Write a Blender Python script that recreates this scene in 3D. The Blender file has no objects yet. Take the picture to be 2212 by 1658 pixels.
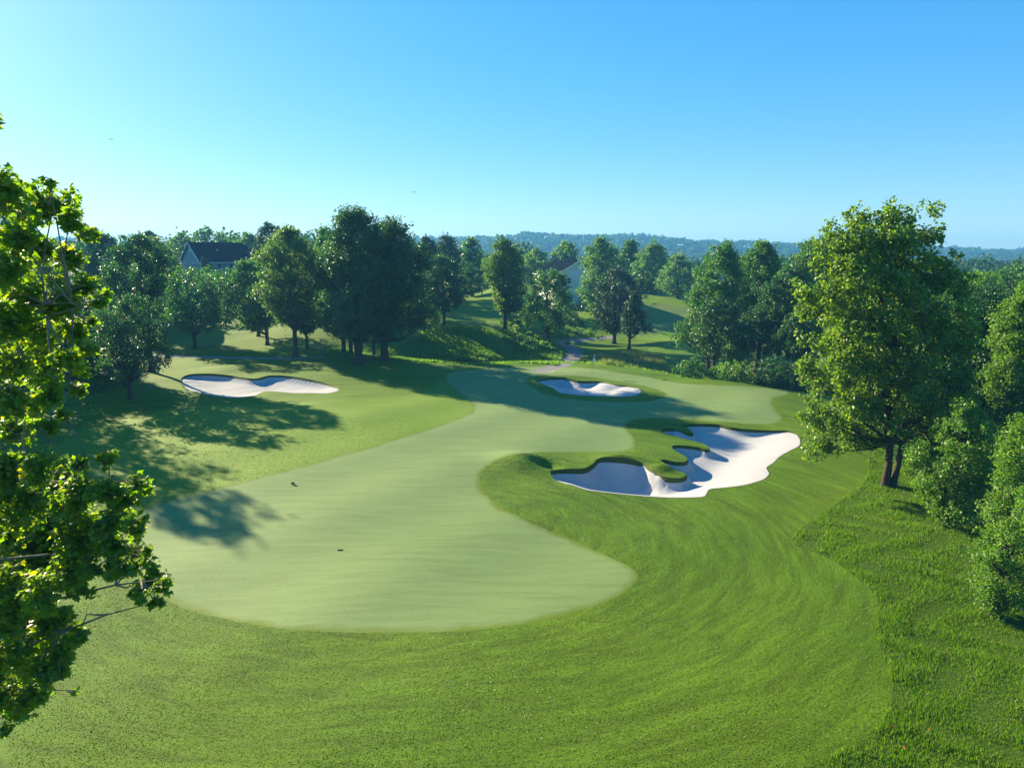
import bpy, math, time
import numpy as np
from mathutils import Vector
from mathutils.geometry import delaunay_2d_cdt

SC = bpy.context.scene
COL = SC.collection
R = math.radians

# ------------------------------------------------------------------ camera, sky, sun, exposure
CAM_H = 14.0
FPX, UC, VC, VH = 1475.0, 1106.0, 829.0, 545.0      # focal length and centre for a 2212 x 1658 picture
PITCH = math.atan((VC - VH) / FPX)
cam = bpy.data.cameras.new('camera')
cam.sensor_fit = 'HORIZONTAL'; cam.sensor_width = 36.0
cam.lens = 36.0 * FPX / 2212.0
cam.clip_start = 0.3; cam.clip_end = 30000
camo = bpy.data.objects.new('camera', cam); COL.objects.link(camo)
camo.location = (0, 0, CAM_H)
camo.rotation_euler = (math.pi / 2 - PITCH, 0, 0)
SC.camera = camo

SUN_EL, SUN_AZ = 22.0, -47.0                         # azimuth clockwise from +Y
w = bpy.data.worlds.new('World'); SC.world = w; w.use_nodes = True
nt = w.node_tree; bg = nt.nodes['Background']
sky = nt.nodes.new('ShaderNodeTexSky'); sky.sky_type = 'NISHITA'; sky.sun_disc = False
sky.sun_elevation = R(SUN_EL); sky.sun_rotation = R(SUN_AZ)
sky.air_density = 1.0; sky.dust_density = 0.3; sky.ozone_density = 1.0
gm = nt.nodes.new('ShaderNodeGamma'); gm.inputs[1].default_value = 0.536
vm = nt.nodes.new('ShaderNodeVectorMath'); vm.operation = 'MULTIPLY'
_k = 10 / 10 ** 0.536 / 2.0
vm.inputs[1].default_value = (0.86 * _k, 1.14 * _k, 1.46 * _k)
hs = nt.nodes.new('ShaderNodeHueSaturation'); hs.inputs['Saturation'].default_value = 1.46
nt.links.new(sky.outputs[0], gm.inputs[0]); nt.links.new(gm.outputs[0], vm.inputs[0])
nt.links.new(vm.outputs[0], hs.inputs['Color']); nt.links.new(hs.outputs[0], bg.inputs[0])
bg.inputs[1].default_value = 0.0637

sl = bpy.data.lights.new('sun', 'SUN'); sl.energy = 4.7; sl.angle = R(0.53); sl.color = (1.0, 0.87, 0.54)
so = bpy.data.objects.new('sun', sl); COL.objects.link(so)
SUN_DIR = Vector((math.sin(R(SUN_AZ)) * math.cos(R(SUN_EL)), math.cos(R(SUN_AZ)) * math.cos(R(SUN_EL)), math.sin(R(SUN_EL))))
so.rotation_euler = SUN_DIR.to_track_quat('Z', 'Y').to_euler()

SC.view_settings.view_transform = 'Standard'; SC.view_settings.look = 'None'
SC.view_settings.gamma = 1.0; SC.view_settings.exposure = 1.7
SC.view_settings.use_curve_mapping = False
SC.render.engine = 'CYCLES'
cy = SC.cycles
cy.use_denoising = True
try: cy.denoiser = 'OPENIMAGEDENOISE'
except Exception: pass
cy.max_bounces = 5; cy.diffuse_bounces = 3; cy.glossy_bounces = 2; cy.transmission_bounces = 3
cy.volume_bounces = 0; cy.transparent_max_bounces = 4
cy.sample_clamp_indirect = 4.0; cy.caustics_reflective = False; cy.caustics_refractive = False

# ------------------------------------------------------------------ helpers
def smooth(a, b, x):
    t = np.clip((np.asarray(x, float) - a) / (b - a), 0, 1)
    return t * t * (3 - 2 * t)

def ray(u, v):
    a = (u - UC) / FPX; b = (v - VC) / FPX
    cp, sp = math.cos(PITCH), math.sin(PITCH)
    # forward (0,cp,-sp), up (0,sp,cp), right (1,0,0)
    return a, cp - b * sp, -sp - b * cp

def on_plane(u, v, z=0.0):
    dx, dy, dz = ray(u, v)
    t = (z - CAM_H) / dz
    return dx * t, dy * t

def new_mesh(name, V, F, mat=None, smooth_=False, matidx=None, mats=None):
    """F: list of (n,k) int arrays or one array"""
    if isinstance(F, np.ndarray): F = [F]
    F = [f for f in F if len(f)]
    me = bpy.data.meshes.new(name)
    V = np.ascontiguousarray(V, np.float32)
    nl = sum(f.size for f in F); nf = sum(len(f) for f in F)
    me.vertices.add(len(V)); me.vertices.foreach_set('co', V.ravel())
    me.loops.add(nl); me.polygons.add(nf)
    me.loops.foreach_set('vertex_index', np.concatenate([f.ravel() for f in F]).astype(np.int32))
    tot = np.concatenate([np.full(len(f), f.shape[1], np.int32) for f in F])
    st = np.concatenate([[0], np.cumsum(tot)[:-1]]).astype(np.int32)
    me.polygons.foreach_set('loop_start', st)
    me.polygons.foreach_set('use_smooth', np.full(nf, bool(smooth_)))
    for m in (mats or ([mat] if mat else [])): me.materials.append(m)
    if matidx is not None: me.polygons.foreach_set('material_index', np.asarray(matidx, np.int32))
    me.update(calc_edges=True)
    return me

def add(name, me, parent=None, label=None, cat=None, group=None, kind=None, loc=None):
    o = bpy.data.objects.new(name, me); COL.objects.link(o)
    if parent is not None: o.parent = parent
    if loc is not None: o.location = loc
    return tag(o, label, cat, group, kind)

def tag(o, label=None, cat=None, group=None, kind=None):
    if label: o['label'] = label
    if cat: o['category'] = cat
    if group: o['group'] = group
    if kind: o['kind'] = kind
    return o

class MB:
    """collects simple solids into one mesh"""
    def __init__(s): s.V = []; s.F = {}; s.n = 0
    def raw(s, V, F):
        V = np.asarray(V, float)
        for f in F: s.F.setdefault(len(f), []).append([i + s.n for i in f])
        s.V.append(V); s.n += len(V); return s
    def arr(s, V, F):
        s.F.setdefault(F.shape[1], []).extend((F + s.n).tolist()); s.V.append(V); s.n += len(V); return s
    def box(s, x0, x1, y0, y1, z0, z1):
        V = [(x, y, z) for z in (z0, z1) for y in (y0, y1) for x in (x0, x1)]
        return s.raw(V, [(0, 2, 3, 1), (4, 5, 7, 6), (0, 1, 5, 4), (2, 6, 7, 3), (0, 4, 6, 2), (1, 3, 7, 5)])
    def slab(s, pts, th):
        """thick sheet from coplanar 3D points"""
        P = np.asarray(pts, float); n = np.cross(P[1] - P[0], P[2] - P[0]); n /= np.linalg.norm(n)
        k = len(P); Q = P - n * th
        F = [tuple(range(k)), tuple(range(2 * k - 1, k - 1, -1))] + [(i, i + k, (i + 1) % k + k, (i + 1) % k) for i in range(k)]
        return s.raw(np.vstack([P, Q]), F)
    def tube(s, P, r, n=6, cap=True):
        V, F = tube(P, r, n)
        s.arr(V, F)
        if cap:
            k = s.n - n
            s.F.setdefault(n, []).append(list(range(k, k + n)))
        return s
    def mesh(s, name, mat, sm=False):
        return new_mesh(name, np.vstack(s.V), [np.array(f) for f in s.F.values()], mat, sm)

def tube(P, r, n=6):
    P = np.asarray(P, float); r = np.broadcast_to(np.asarray(r, float), (len(P),))
    T = np.gradient(P, axis=0); T /= np.linalg.norm(T, axis=1, keepdims=True) + 1e-9
    ref = np.array([0, 0, 1.]) if abs(T[0, 2]) < .8 else np.array([1., 0, 0])
    A = np.cross(T, ref); A /= np.linalg.norm(A, axis=1, keepdims=True) + 1e-9
    B = np.cross(T, A)
    th = np.linspace(0, 2 * np.pi, n, endpoint=False)
    V = P[:, None] + r[:, None, None] * (np.cos(th)[None, :, None] * A[:, None] + np.sin(th)[None, :, None] * B[:, None])
    i = np.arange(len(P) - 1)[:, None] * n; j = np.arange(n)[None]
    F = np.stack([i + j, i + (j + 1) % n, i + n + (j + 1) % n, i + n + j], -1).reshape(-1, 4)
    return V.reshape(-1, 3), F

def spline(pts, closed=True, step=6.0):
    """Catmull-Rom through pixel points"""
    P = np.asarray(pts, float); n = len(P); out = []
    rng_ = range(n) if closed else range(n - 1)
    for i in rng_:
        if closed: p0, p1, p2, p3 = P[i - 1], P[i], P[(i + 1) % n], P[(i + 2) % n]
        else: p0, p1, p2, p3 = P[max(i - 1, 0)], P[i], P[i + 1], P[min(i + 2, n - 1)]
        m = max(2, int(np.linalg.norm(p2 - p1) / step))
        for t in np.arange(m) / m:
            out.append(0.5 * ((2 * p1) + (-p0 + p2) * t + (2 * p0 - 5 * p1 + 4 * p2 - p3) * t * t + (-p0 + 3 * p1 - 3 * p2 + p3) * t ** 3))
    if not closed: out.append(P[-1])
    return np.array(out)

def crop(pts, ox, oy, s):
    """points read in an enlarged crop (offset, scale) -> 2212-wide picture"""
    return [((x / s + ox) * 0.92167, (y / s + oy) * 0.92167) for x, y in pts]

# ------------------------------------------------------------------ materials
def mat_new(name):
    m = bpy.data.materials.new(name); m.use_nodes = True
    t = m.node_tree
    for n in list(t.nodes): t.nodes.remove(n)
    return m, t, t.nodes.new('ShaderNodeOutputMaterial')

def N(t, ty, **kw):
    n = t.nodes.new(ty)
    for k, v in kw.items(): setattr(n, k, v)
    return n

def noise(t, vec, scale, detail=3, rough=.55, dist=0.0):
    n = N(t, 'ShaderNodeTexNoise'); n.inputs['Scale'].default_value = scale
    n.inputs['Detail'].default_value = detail; n.inputs['Roughness'].default_value = rough
    n.inputs['Distortion'].default_value = dist
    t.links.new(vec, n.inputs['Vector']); return n.outputs[0]

def rng_map(t, x, a, b, c=0., d=1.):
    n = N(t, 'ShaderNodeMapRange'); t.links.new(x, n.inputs[0])
    for i, v in enumerate((a, b, c, d)): n.inputs[i + 1].default_value = v
    return n.outputs[0]

def mix(t, f, a, b, mode='MIX'):
    n = N(t, 'ShaderNodeMix', data_type='RGBA', blend_type=mode)
    if isinstance(f, (int, float)): n.inputs[0].default_value = f
    else: t.links.new(f, n.inputs[0])
    for i, c in ((6, a), (7, b)):
        if isinstance(c, tuple): n.inputs[i].default_value = (*c, 1)
        else: t.links.new(c, n.inputs[i])
    return n.outputs[2]

def mapping(t, vec, scale=(1, 1, 1), rot=0.):
    n = N(t, 'ShaderNodeMapping'); n.inputs['Scale'].default_value = scale; n.inputs['Rotation'].default_value = (0, 0, rot)
    t.links.new(vec, n.inputs[0]); return n.outputs[0]

def math_(t, op, a, b=None):
    n = N(t, 'ShaderNodeMath', operation=op)
    for i, v in enumerate((a, b)):
        if v is None: continue
        if isinstance(v, (int, float)): n.inputs[i].default_value = v
        else: t.links.new(v, n.inputs[i])
    return n.outputs[0]

def turf(name, c1, c2, c3, fine=3.0, bump=0.06, streak=0.0, mott=0.35, trans=0.0, rot=0.35, speck=0.0, polar=None, edge=None):
    """mown or long grass surface: patchy colour, fine relief, mower streaks"""
    m, t, out = mat_new(name)
    P = N(t, 'ShaderNodeNewGeometry').outputs['Position']
    big = noise(t, P, 0.06, 3); mid = noise(t, P, 0.5, 4, .6); fin = noise(t, P, fine, 6, .78)
    if polar:      # mower passes curl round the end of the fairway
        sp_ = N(t, 'ShaderNodeSeparateXYZ'); t.links.new(P, sp_.inputs[0])
        dx_ = math_(t, 'SUBTRACT', sp_.outputs[0], polar[0]); dy_ = math_(t, 'SUBTRACT', sp_.outputs[1], polar[1])
        r_ = math_(t, 'SQRT', math_(t, 'ADD', math_(t, 'MULTIPLY', dx_, dx_), math_(t, 'MULTIPLY', math_(t, 'MULTIPLY', dy_, dy_), 1.6)))
        an_ = math_(t, 'ARCTAN2', dy_, dx_)
        cb_ = N(t, 'ShaderNodeCombineXYZ'); t.links.new(math_(t, 'MULTIPLY', r_, 1.5), cb_.inputs[0]); t.links.new(math_(t, 'MULTIPLY', an_, 5.0), cb_.inputs[1])
        str_ = noise(t, cb_.outputs[0], 1.0, 5, .68, .5)
    else:
        str_ = noise(t, mapping(t, P, (0.25, 2.6, 1), rot), 1.0, 4, .65, .4)
    col = mix(t, rng_map(t, big, .35, .65), c1, c2)
    col = mix(t, math_(t, 'MULTIPLY', rng_map(t, mid, .45, .75), mott * 1.3), col, c3)
    v = math_(t, 'ADD', rng_map(t, fin, .25, .75, 1 - mott, 1 + mott), rng_map(t, str_, .3, .7, -streak, streak))
    h = N(t, 'ShaderNodeVectorMath', operation='SCALE'); t.links.new(col, h.inputs[0]); t.links.new(v, h.inputs['Scale'])
    col = h.outputs[0]
    if speck:
        sp = noise(t, P, 9.0, 2, .5)
        col = mix(t, rng_map(t, sp, .70, .76, 0, speck), col, (0.02, 0.03, 0.008))
    if edge:
        at = N(t, 'ShaderNodeAttribute', attribute_name='edge'); ee = math_(t, 'ADD', at.outputs['Fac'], math_(t, 'MULTIPLY', math_(t, 'SUBTRACT', mid, .5), .9))
        col = mix(t, rng_map(t, ee, .0, .42, 1, 0), col, edge)
    b = N(t, 'ShaderNodeBsdfPrincipled'); b.inputs['Roughness'].default_value = .75
    b.inputs['Specular IOR Level'].default_value = .12
    t.links.new(col, b.inputs['Base Color'])
    hgt = math_(t, 'ADD', math_(t, 'MULTIPLY', fin, 1.0), math_(t, 'MULTIPLY', str_, streak * 3))
    hgt = math_(t, 'ADD', hgt, math_(t, 'MULTIPLY', mid, .8))
    bp = N(t, 'ShaderNodeBump'); bp.inputs['Distance'].default_value = bump; bp.inputs['Strength'].default_value = .9
    t.links.new(hgt, bp.inputs['Height']); t.links.new(bp.outputs[0], b.inputs['Normal'])
    t.links.new(b.outputs[0], out.inputs[0]); return m

def leafmat(name, c1, c2, cy_, trans=.45, gloss=.35, yellow=.15, rough=.45, tmul=(2.2, 2.6, .8)):
    m, t, out = mat_new(name)
    g = N(t, 'ShaderNodeNewGeometry'); rnd = g.outputs['Random Per Island']
    tc = N(t, 'ShaderNodeTexCoord').outputs['Object']
    col = mix(t, rnd, c1, c2)
    nz = noise(t, tc, .45, 2)
    col = mix(t, rng_map(t, nz, .35, .7), col, c2)
    r2 = N(t, 'ShaderNodeTexWhiteNoise', noise_dimensions='1D'); t.links.new(rnd, r2.inputs['W'])
    col = mix(t, rng_map(t, r2.outputs[0], 1 - yellow, 1.0), col, cy_)
    b = N(t, 'ShaderNodeBsdfPrincipled'); b.inputs['Roughness'].default_value = rough
    b.inputs['Specular IOR Level'].default_value = gloss
    t.links.new(col, b.inputs['Base Color'])
    tr = N(t, 'ShaderNodeBsdfTranslucent')
    tcol = mix(t, 1.0, col, tmul, 'MULTIPLY'); t.links.new(tcol, tr.inputs[0])
    ms = N(t, 'ShaderNodeMixShader'); ms.inputs[0].default_value = trans
    t.links.new(b.outputs[0], ms.inputs[1]); t.links.new(tr.outputs[0], ms.inputs[2])
    t.links.new(ms.outputs[0], out.inputs[0]); return m

def plain(name, c, rough=.8, var=.15, scale=6., bump=0., metal=0.):
    m, t, out = mat_new(name)
    P = N(t, 'ShaderNodeTexCoord').outputs['Object']
    n = noise(t, P, scale, 4)
    v = rng_map(t, n, .3, .7, 1 - var, 1 + var)
    h = N(t, 'ShaderNodeVectorMath', operation='SCALE'); h.inputs[0].default_value = c; t.links.new(v, h.inputs['Scale'])
    b = N(t, 'ShaderNodeBsdfPrincipled'); b.inputs['Roughness'].default_value = rough; b.inputs['Specular IOR Level'].default_value = .5 if rough < .3 else (0. if rough >= .95 else .12); b.inputs['Metallic'].default_value = metal
    t.links.new(h.outputs[0], b.inputs['Base Color'])
    if bump:
        bp = N(t, 'ShaderNodeBump'); bp.inputs['Distance'].default_value = bump; t.links.new(n, bp.inputs['Height']); t.links.new(bp.outputs[0], b.inputs['Normal'])
    t.links.new(b.outputs[0], out.inputs[0]); return m

def sandmat():
    m, t, out = mat_new('bunker_sand')
    P = N(t, 'ShaderNodeNewGeometry').outputs['Position']
    n = noise(t, P, .35, 4); f = noise(t, P, 14, 3)
    col = mix(t, n, (.375, .365, .395), (.425, .41, .44))
    # rake lines: rings of a distance field
    wv = N(t, 'ShaderNodeTexWave', wave_type='RINGS', rings_direction='Z'); wv.inputs['Scale'].default_value = .9
    wv.inputs['Distortion'].default_value = 5.0; wv.inputs['Detail'].default_value = 2; wv.inputs['Detail Scale'].default_value = .35
    t.links.new(mapping(t, P, (.8, .55, 1)), wv.inputs['Vector'])
    b = N(t, 'ShaderNodeBsdfPrincipled'); b.inputs['Roughness'].default_value = .95; b.inputs['Specular IOR Level'].default_value = .1
    t.links.new(col, b.inputs['Base Color'])
    hh = math_(t, 'ADD', math_(t, 'MULTIPLY', wv.outputs[1], .55), math_(t, 'MULTIPLY', f, .5))
    bp = N(t, 'ShaderNodeBump'); bp.inputs['Distance'].default_value = .04; bp.inputs['Strength'].default_value = .9
    t.links.new(hh, bp.inputs['Height']); t.links.new(bp.outputs[0], b.inputs['Normal'])
    t.links.new(b.outputs[0], out.inputs[0]); return m

M = {}
M['rough'] = turf('rough_grass', (.068, .142, .004), (.096, .165, .005), (.124, .180, .016), fine=9.0, bump=.07, streak=.36, mott=.15, speck=.15, polar=(-5.0, 33.0))
M['fairway'] = turf('fairway_grass', (.172, .238, .084), (.148, .218, .072), (.188, .248, .098), fine=12.0, bump=.022, streak=.13, mott=.15, rot=.05, speck=.20, edge=(.105, .155, .010))
M['green'] = turf('putting_green_grass', (.170, .232, .078), (.150, .215, .068), (.188, .242, .085), fine=9.0, bump=.012, streak=.08, mott=.07, rot=.0)
M['semi'] = turf('first_cut_grass', (.100, .184, .010), (.122, .203, .013), (.150, .220, .022), fine=9.0, bump=.04, streak=.12, mott=.16)
M['long'] = turf('long_grass', (.045, .095, .004), (.065, .120, .006), (.085, .125, .014), fine=9.0, bump=.12, streak=.0, mott=.4)
M['bank'] = turf('bank_grass', (.085, .150, .016), (.115, .175, .028), (.150, .180, .045), fine=3.2, bump=.25, streak=.0, mott=.5)
M['field'] = turf('field_grass', (.135, .185, .040), (.115, .170, .035), (.175, .20, .06), fine=2.5, bump=.15, streak=.16, mott=.3)
M['floor'] = turf('woodland_floor', (.018, .036, .010), (.025, .046, .012), (.038, .055, .016), fine=.8, bump=.5, mott=.5)
M['sand'] = sandmat()
M['lip'] = turf('bunker_lip_turf', (.06, .09, .015), (.05, .07, .015), (.09, .08, .03), fine=8.0, bump=.05, mott=.4)
M['path'] = plain('cart_path_asphalt', (.20, .185, .19), .9, .15, 2.0, .01)
M['bark'] = plain('bark', (.075, .055, .045), .95, .4, 8.0, .05)
M['bark_pale'] = plain('sycamore_bark', (.20, .17, .14), .9, .5, 3.0, .03)
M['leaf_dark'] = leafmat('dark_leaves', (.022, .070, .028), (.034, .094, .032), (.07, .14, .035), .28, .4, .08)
M['leaf_mid'] = leafmat('mid_green_leaves', (.040, .112, .031), (.062, .148, .038), (.12, .19, .035), .32, .4, .12)
M['leaf_olive'] = leafmat('olive_leaves', (.050, .11, .026), (.078, .145, .034), (.18, .19, .03), .34, .35, .16)
M['leaf_blue'] = leafmat('conifer_needles', (.024, .062, .040), (.036, .082, .048), (.06, .10, .055), .15, .3, .08)
M['leaf_pale'] = leafmat('pale_leaves', (.070, .148, .053), (.106, .195, .065), (.15, .22, .07), .32, .35, .12)
M['leaf_bright'] = leafmat('bright_leaves', (.065, .145, .02), (.10, .185, .025), (.16, .21, .03), .40, .45, .15)
M['leaf_syc'] = leafmat('sycamore_leaves', (.050, .115, .022), (.085, .160, .026), (.17, .20, .025), .45, .5, .14, .4, (3.2, 3.0, .6))

# ------------------------------------------------------------------ terrain
CREST = [(300, 768), (640, 771), (850, 779), (1000, 790), (1120, 786), (1250, 787), (1330, 793), (1400, 803), (1480, 820), (1600, 825), (1720, 831), (1900, 838)]
_cw = np.array([on_plane(u, v) for u, v in CREST])
def ycrest(x): return np.interp(x, _cw[:, 0], _cw[:, 1])

def _mound(u, v, h, s, asp=1.0):
    x, y = on_plane(u, v); return (x, y, h, s, asp)
MOUNDS = [_mound(1130, 1005, .7, 2.0, 1.0), _mound(1176, 1006, -.6, .9, .9), _mound(1330, 992, .45, 1.5, .5), _mound(1430, 1008, .3, .8, .7), _mound(1410, 930, .2, 2.0, .7),
          _mound(520, 797, .5, 4.5, .5), _mound(700, 815, .3, 4.0, .6),
          _mound(1120, 812, .4, 4.5, .6), _mound(1290, 806, .3, 5.5, .5), _mound(250, 850, .5, 7.0, .9)]
LOBE = (*on_plane(1345, 1030), 1.6, 5.4, 3.0)
def base_h(x, y):
    x = np.asarray(x, float); y = np.asarray(y, float)
    z = .18 * np.sin(x * .17 + y * .06) + .16 * np.sin(y * .13 - x * .05 + 1.) + .07 * np.sin(x * .42 + y * .31 + 2) + .05 * np.sin(x * .6 - y * .5)
    z = z * smooth(8, 20, y) * (1 - .6 * smooth(60, 90, y))
    s = y - ycrest(x)
    dep = 3.4 * smooth(-30, -13, x) * (1 - .0 * x)
    z = z - dep * smooth(0, 15, s)
    # far bank, rising to a plateau, left and centre
    mx = 1 - smooth(-4, 13, x - (y - 115) * .05)
    z = z + 5.0 * smooth(103, 126, y) * mx * smooth(-45, -20, x)
    z = z + 1.2 * smooth(126, 150, y) * smooth(-60, 30, -x)
    z = z + 7.0 * smooth(95, 185, y) * smooth(12, 50, -x)
    # rising field on the right
    z = z + 5.0 * smooth(138, 190, y) * smooth(8, 24, x)
    z = z + 3.5 * smooth(150, 200, y) * (1 - smooth(8, 24, x)) * smooth(-12, 0, x)
    # tee mounds in the valley
    z = z + .9 * np.exp(-(((x - 38) / 9) ** 2 + ((y - 128) / 7) ** 2)) + .6 * np.exp(-(((x - 24) / 8) ** 2 + ((y - 121) / 5) ** 2))
    # woods on the right lie lower
    z = z - 1.6 * smooth(22, 38, x) * (1 - smooth(70, 95, y))
    z = z - 6 * smooth(230, 420, y)
    z = z - 6 * smooth(250, 600, np.abs(x))
    # rolling micro relief beyond the crest
    z = z + (.35 * np.sin(x * .11 + 1.3) * np.sin(y * .09) + .25 * np.sin(x * .23 + y * .19)) * smooth(92, 125, y)
    # far wooded ridge
    rid = 33 + 5 * np.sin(x * .0045 + 1) + 4 * np.sin(x * .011) + 2 * np.sin(x * .031) - 7 * smooth(500, 900, x)
    z = z + rid * smooth(950, 1450, y + 60 * np.sin(x * .003)) * 1.0
    return z

def base_m(x, y):
    z = base_h(x, y)
    for (mx, my, h, s, a) in MOUNDS:
        z = z + h * np.exp(-(((x - mx) / s) ** 2 + ((y - my) / (s * a)) ** 2))
    return z

def hit(u, v, fn=base_m, tmax=400.):
    dx, dy, dz = ray(u, v)
    t = np.geomspace(8, tmax, 900)
    d = CAM_H + dz * t - fn(dx * t, dy * t)
    i = np.argmax(d < 0)
    if d[i] >= 0:
        return dx * tmax, dy * tmax
    a, b = t[i - 1], t[i]
    for _ in range(20):
        c = (a + b) / 2
        if CAM_H + dz * c - float(fn(np.array(dx * c), np.array(dy * c))) < 0: b = c
        else: a = c
    return dx * a, dy * a

def project(pts): return np.array([hit(u, v) for u, v in pts])

def outline(px, closed=True, step=6.0): return project(spline(px, closed, step))

def inside(P, poly):
    x, y = P[:, 0], P[:, 1]; c = np.zeros(len(P), bool)
    bb = (x > poly[:, 0].min()) & (x < poly[:, 0].max()) & (y > poly[:, 1].min()) & (y < poly[:, 1].max())
    xi, yi = x[bb], y[bb]; ci = np.zeros(len(xi), bool)
    A, B = poly, np.roll(poly, -1, 0)
    for (x0, y0), (x1, y1) in zip(A, B):
        k = (y0 > yi) != (y1 > yi)
        if k.any(): ci[k] ^= xi[k] < (x1 - x0) * (yi[k] - y0) / (y1 - y0) + x0
    c[bb] = ci; return c

def seg_dist(P, poly, mask=None):
    A, B = poly, np.roll(poly, -1, 0); d = np.full(len(P), 1e9)
    for i in range(len(A)):
        if mask is not None and not mask[i]: continue
        ab = B[i] - A[i]; L = (ab ** 2).sum() + 1e-12
        t = np.clip(((P - A[i]) @ ab) / L, 0, 1)
        q = P - (A[i] + t[:, None] * ab); d = np.minimum(d, (q ** 2).sum(1))
    return np.sqrt(d)

def soft_dist(P, poly, mask):
    A, B = poly, np.roll(poly, -1, 0); acc = np.zeros(len(P))
    for i in range(len(A)):
        if not mask[i]: continue
        c = (A[i] + B[i]) / 2; q = ((P - c) ** 2).sum(1) + .01
        acc += np.linalg.norm(B[i] - A[i]) * q ** -2.5
    return (acc + 1e-9) ** -.25

BK = {}
BK['left'] = crop([(345, 1235), (400, 1208), (520, 1203), (640, 1212), (740, 1228), (830, 1235), (920, 1215), (1050, 1220), (1200, 1245), (1300, 1270), (1368, 1300), (1350, 1320), (1280, 1332), (1180, 1330), (1060, 1330), (940, 1318), (880, 1320), (830, 1342), (740, 1357), (620, 1355), (500, 1335), (400, 1305), (358, 1275)], 300, 440, 2.765)
BK['middle'] = crop([(440, 200), (500, 182), (600, 175), (650, 185), (720, 200), (800, 200), (870, 205), (950, 222), (1040, 232), (1100, 250), (1118, 268), (1090, 292), (1000, 302), (880, 300), (760, 296), (680, 290), (600, 280), (575, 270), (540, 245), (490, 225)], 1100, 820, 2.765)
BK['near'] = crop([(1375, 487), (1450, 478), (1600, 480), (1700, 500), (1800, 512), (1950, 520), (2080, 525), (2140, 560), (2150, 615), (2090, 650), (2020, 690), (1980, 730), (1935, 762), (1952, 795), (1940, 820), (1900, 845), (1780, 878), (1640, 895), (1560, 905), (1540, 945), (1460, 957), (1300, 958), (1150, 950), (980, 935), (850, 920), (750, 905), (640, 870), (555, 840), (525, 790), (540, 778), (640, 768), (740, 765), (800, 735), (830, 705), (880, 692), (980, 695), (1080, 715), (1150, 745), (1200, 780), (1260, 815), (1320, 828), (1380, 825), (1405, 808), (1385, 792), (1330, 768), (1270, 735), (1235, 712), (1280, 710), (1330, 722), (1395, 723), (1412, 705), (1395, 685), (1340, 655), (1312, 630), (1330, 616), (1400, 618), (1480, 628), (1540, 642), (1553, 635), (1540, 618), (1480, 595), (1400, 575), (1310, 550), (1250, 528), (1245, 515), (1280, 507), (1340, 512), (1400, 532), (1440, 540), (1445, 530), (1420, 508), (1380, 492)], 1100, 820, 2.765)
for k in BK: BK[k] = outline(BK[k], True, 5.0)
DEPTH = {'left': .75, 'middle': .95, 'near': .72}
SUN2 = np.array([math.sin(R(SUN_AZ)), math.cos(R(SUN_AZ))])
def ccw(p):
    a = (p[:, 0] * np.roll(p[:, 1], -1) - np.roll(p[:, 0], -1) * p[:, 1]).sum()
    return p if a > 0 else p[::-1].copy()
BKI = {}; BMASK = {}; BFRONT = {}
for k in BK:
    p = BK[k] = ccw(BK[k])
    tg = np.roll(p, -1, 0) - np.roll(p, 1, 0); tg /= np.linalg.norm(tg, axis=1, keepdims=True) + 1e-9
    nrm = np.stack([tg[:, 1], -tg[:, 0]], 1)            # outward
    BKI[k] = p - nrm * .10
    e = np.roll(p, -1, 0) - p; e /= np.linalg.norm(e, axis=1, keepdims=True) + 1e-9
    en = np.stack([e[:, 1], -e[:, 0]], 1)
    BMASK[k] = (en @ np.array([-.45, .9])) > .05         # back and sun-side edges: steep faces
    mid = (p + np.roll(p, -1, 0)) / 2; fing = np.zeros(len(p), bool)
    for q_ in np.arange(.6, 7, .4): fing |= inside(mid + np.array([0, -q_]), p)
    BFRONT[k] = ~BMASK[k] & ~(fing & (k == 'near'))

def surface(P):
    """ground height at (n,2) points, bunkers included"""
    x, y = P[:, 0], P[:, 1]
    z0 = base_h(x, y); z = base_m(x, y); mo = np.maximum(z - z0, 0)
    for k in BK:
        p = BK[k]; m = inside(P, p)
        if not m.any(): continue
        Q = P[m]
        ds = seg_dist(Q, p, BMASK[k]); df = seg_dist(Q, p, ~BMASK[k]); da = np.minimum(ds, df)
        steep = 1 - np.exp(-ds / .55)
        sf = np.minimum(soft_dist(Q, p, BFRONT[k]) * .8, 30)
        front = smooth(-.2, 3.4, sf) * smooth(0, .5, df)
        rip = .012 * np.sin(Q[:, 0] * 1.7 + 2 * np.sin(Q[:, 1] * .9)) * smooth(.4, 1.5, da)
        z[m] = z0[m] + mo[m] * np.exp(-ds / .8) * (1 - smooth(0, 2.5, ds) * .5) - (DEPTH[k] + (LOBE[2] * np.exp(-((Q[:, 0] - LOBE[0]) / LOBE[3]) ** 2 - ((Q[:, 1] - LOBE[1]) / LOBE[4]) ** 2) if k == 'near' else 0)) * steep * front - .10 * smooth(0, .1, da) * (1 - smooth(.3, 1.2, ds)) + rip
    return z

def zat(x, y): return float(surface(np.array([[x, y]]))[0])

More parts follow.
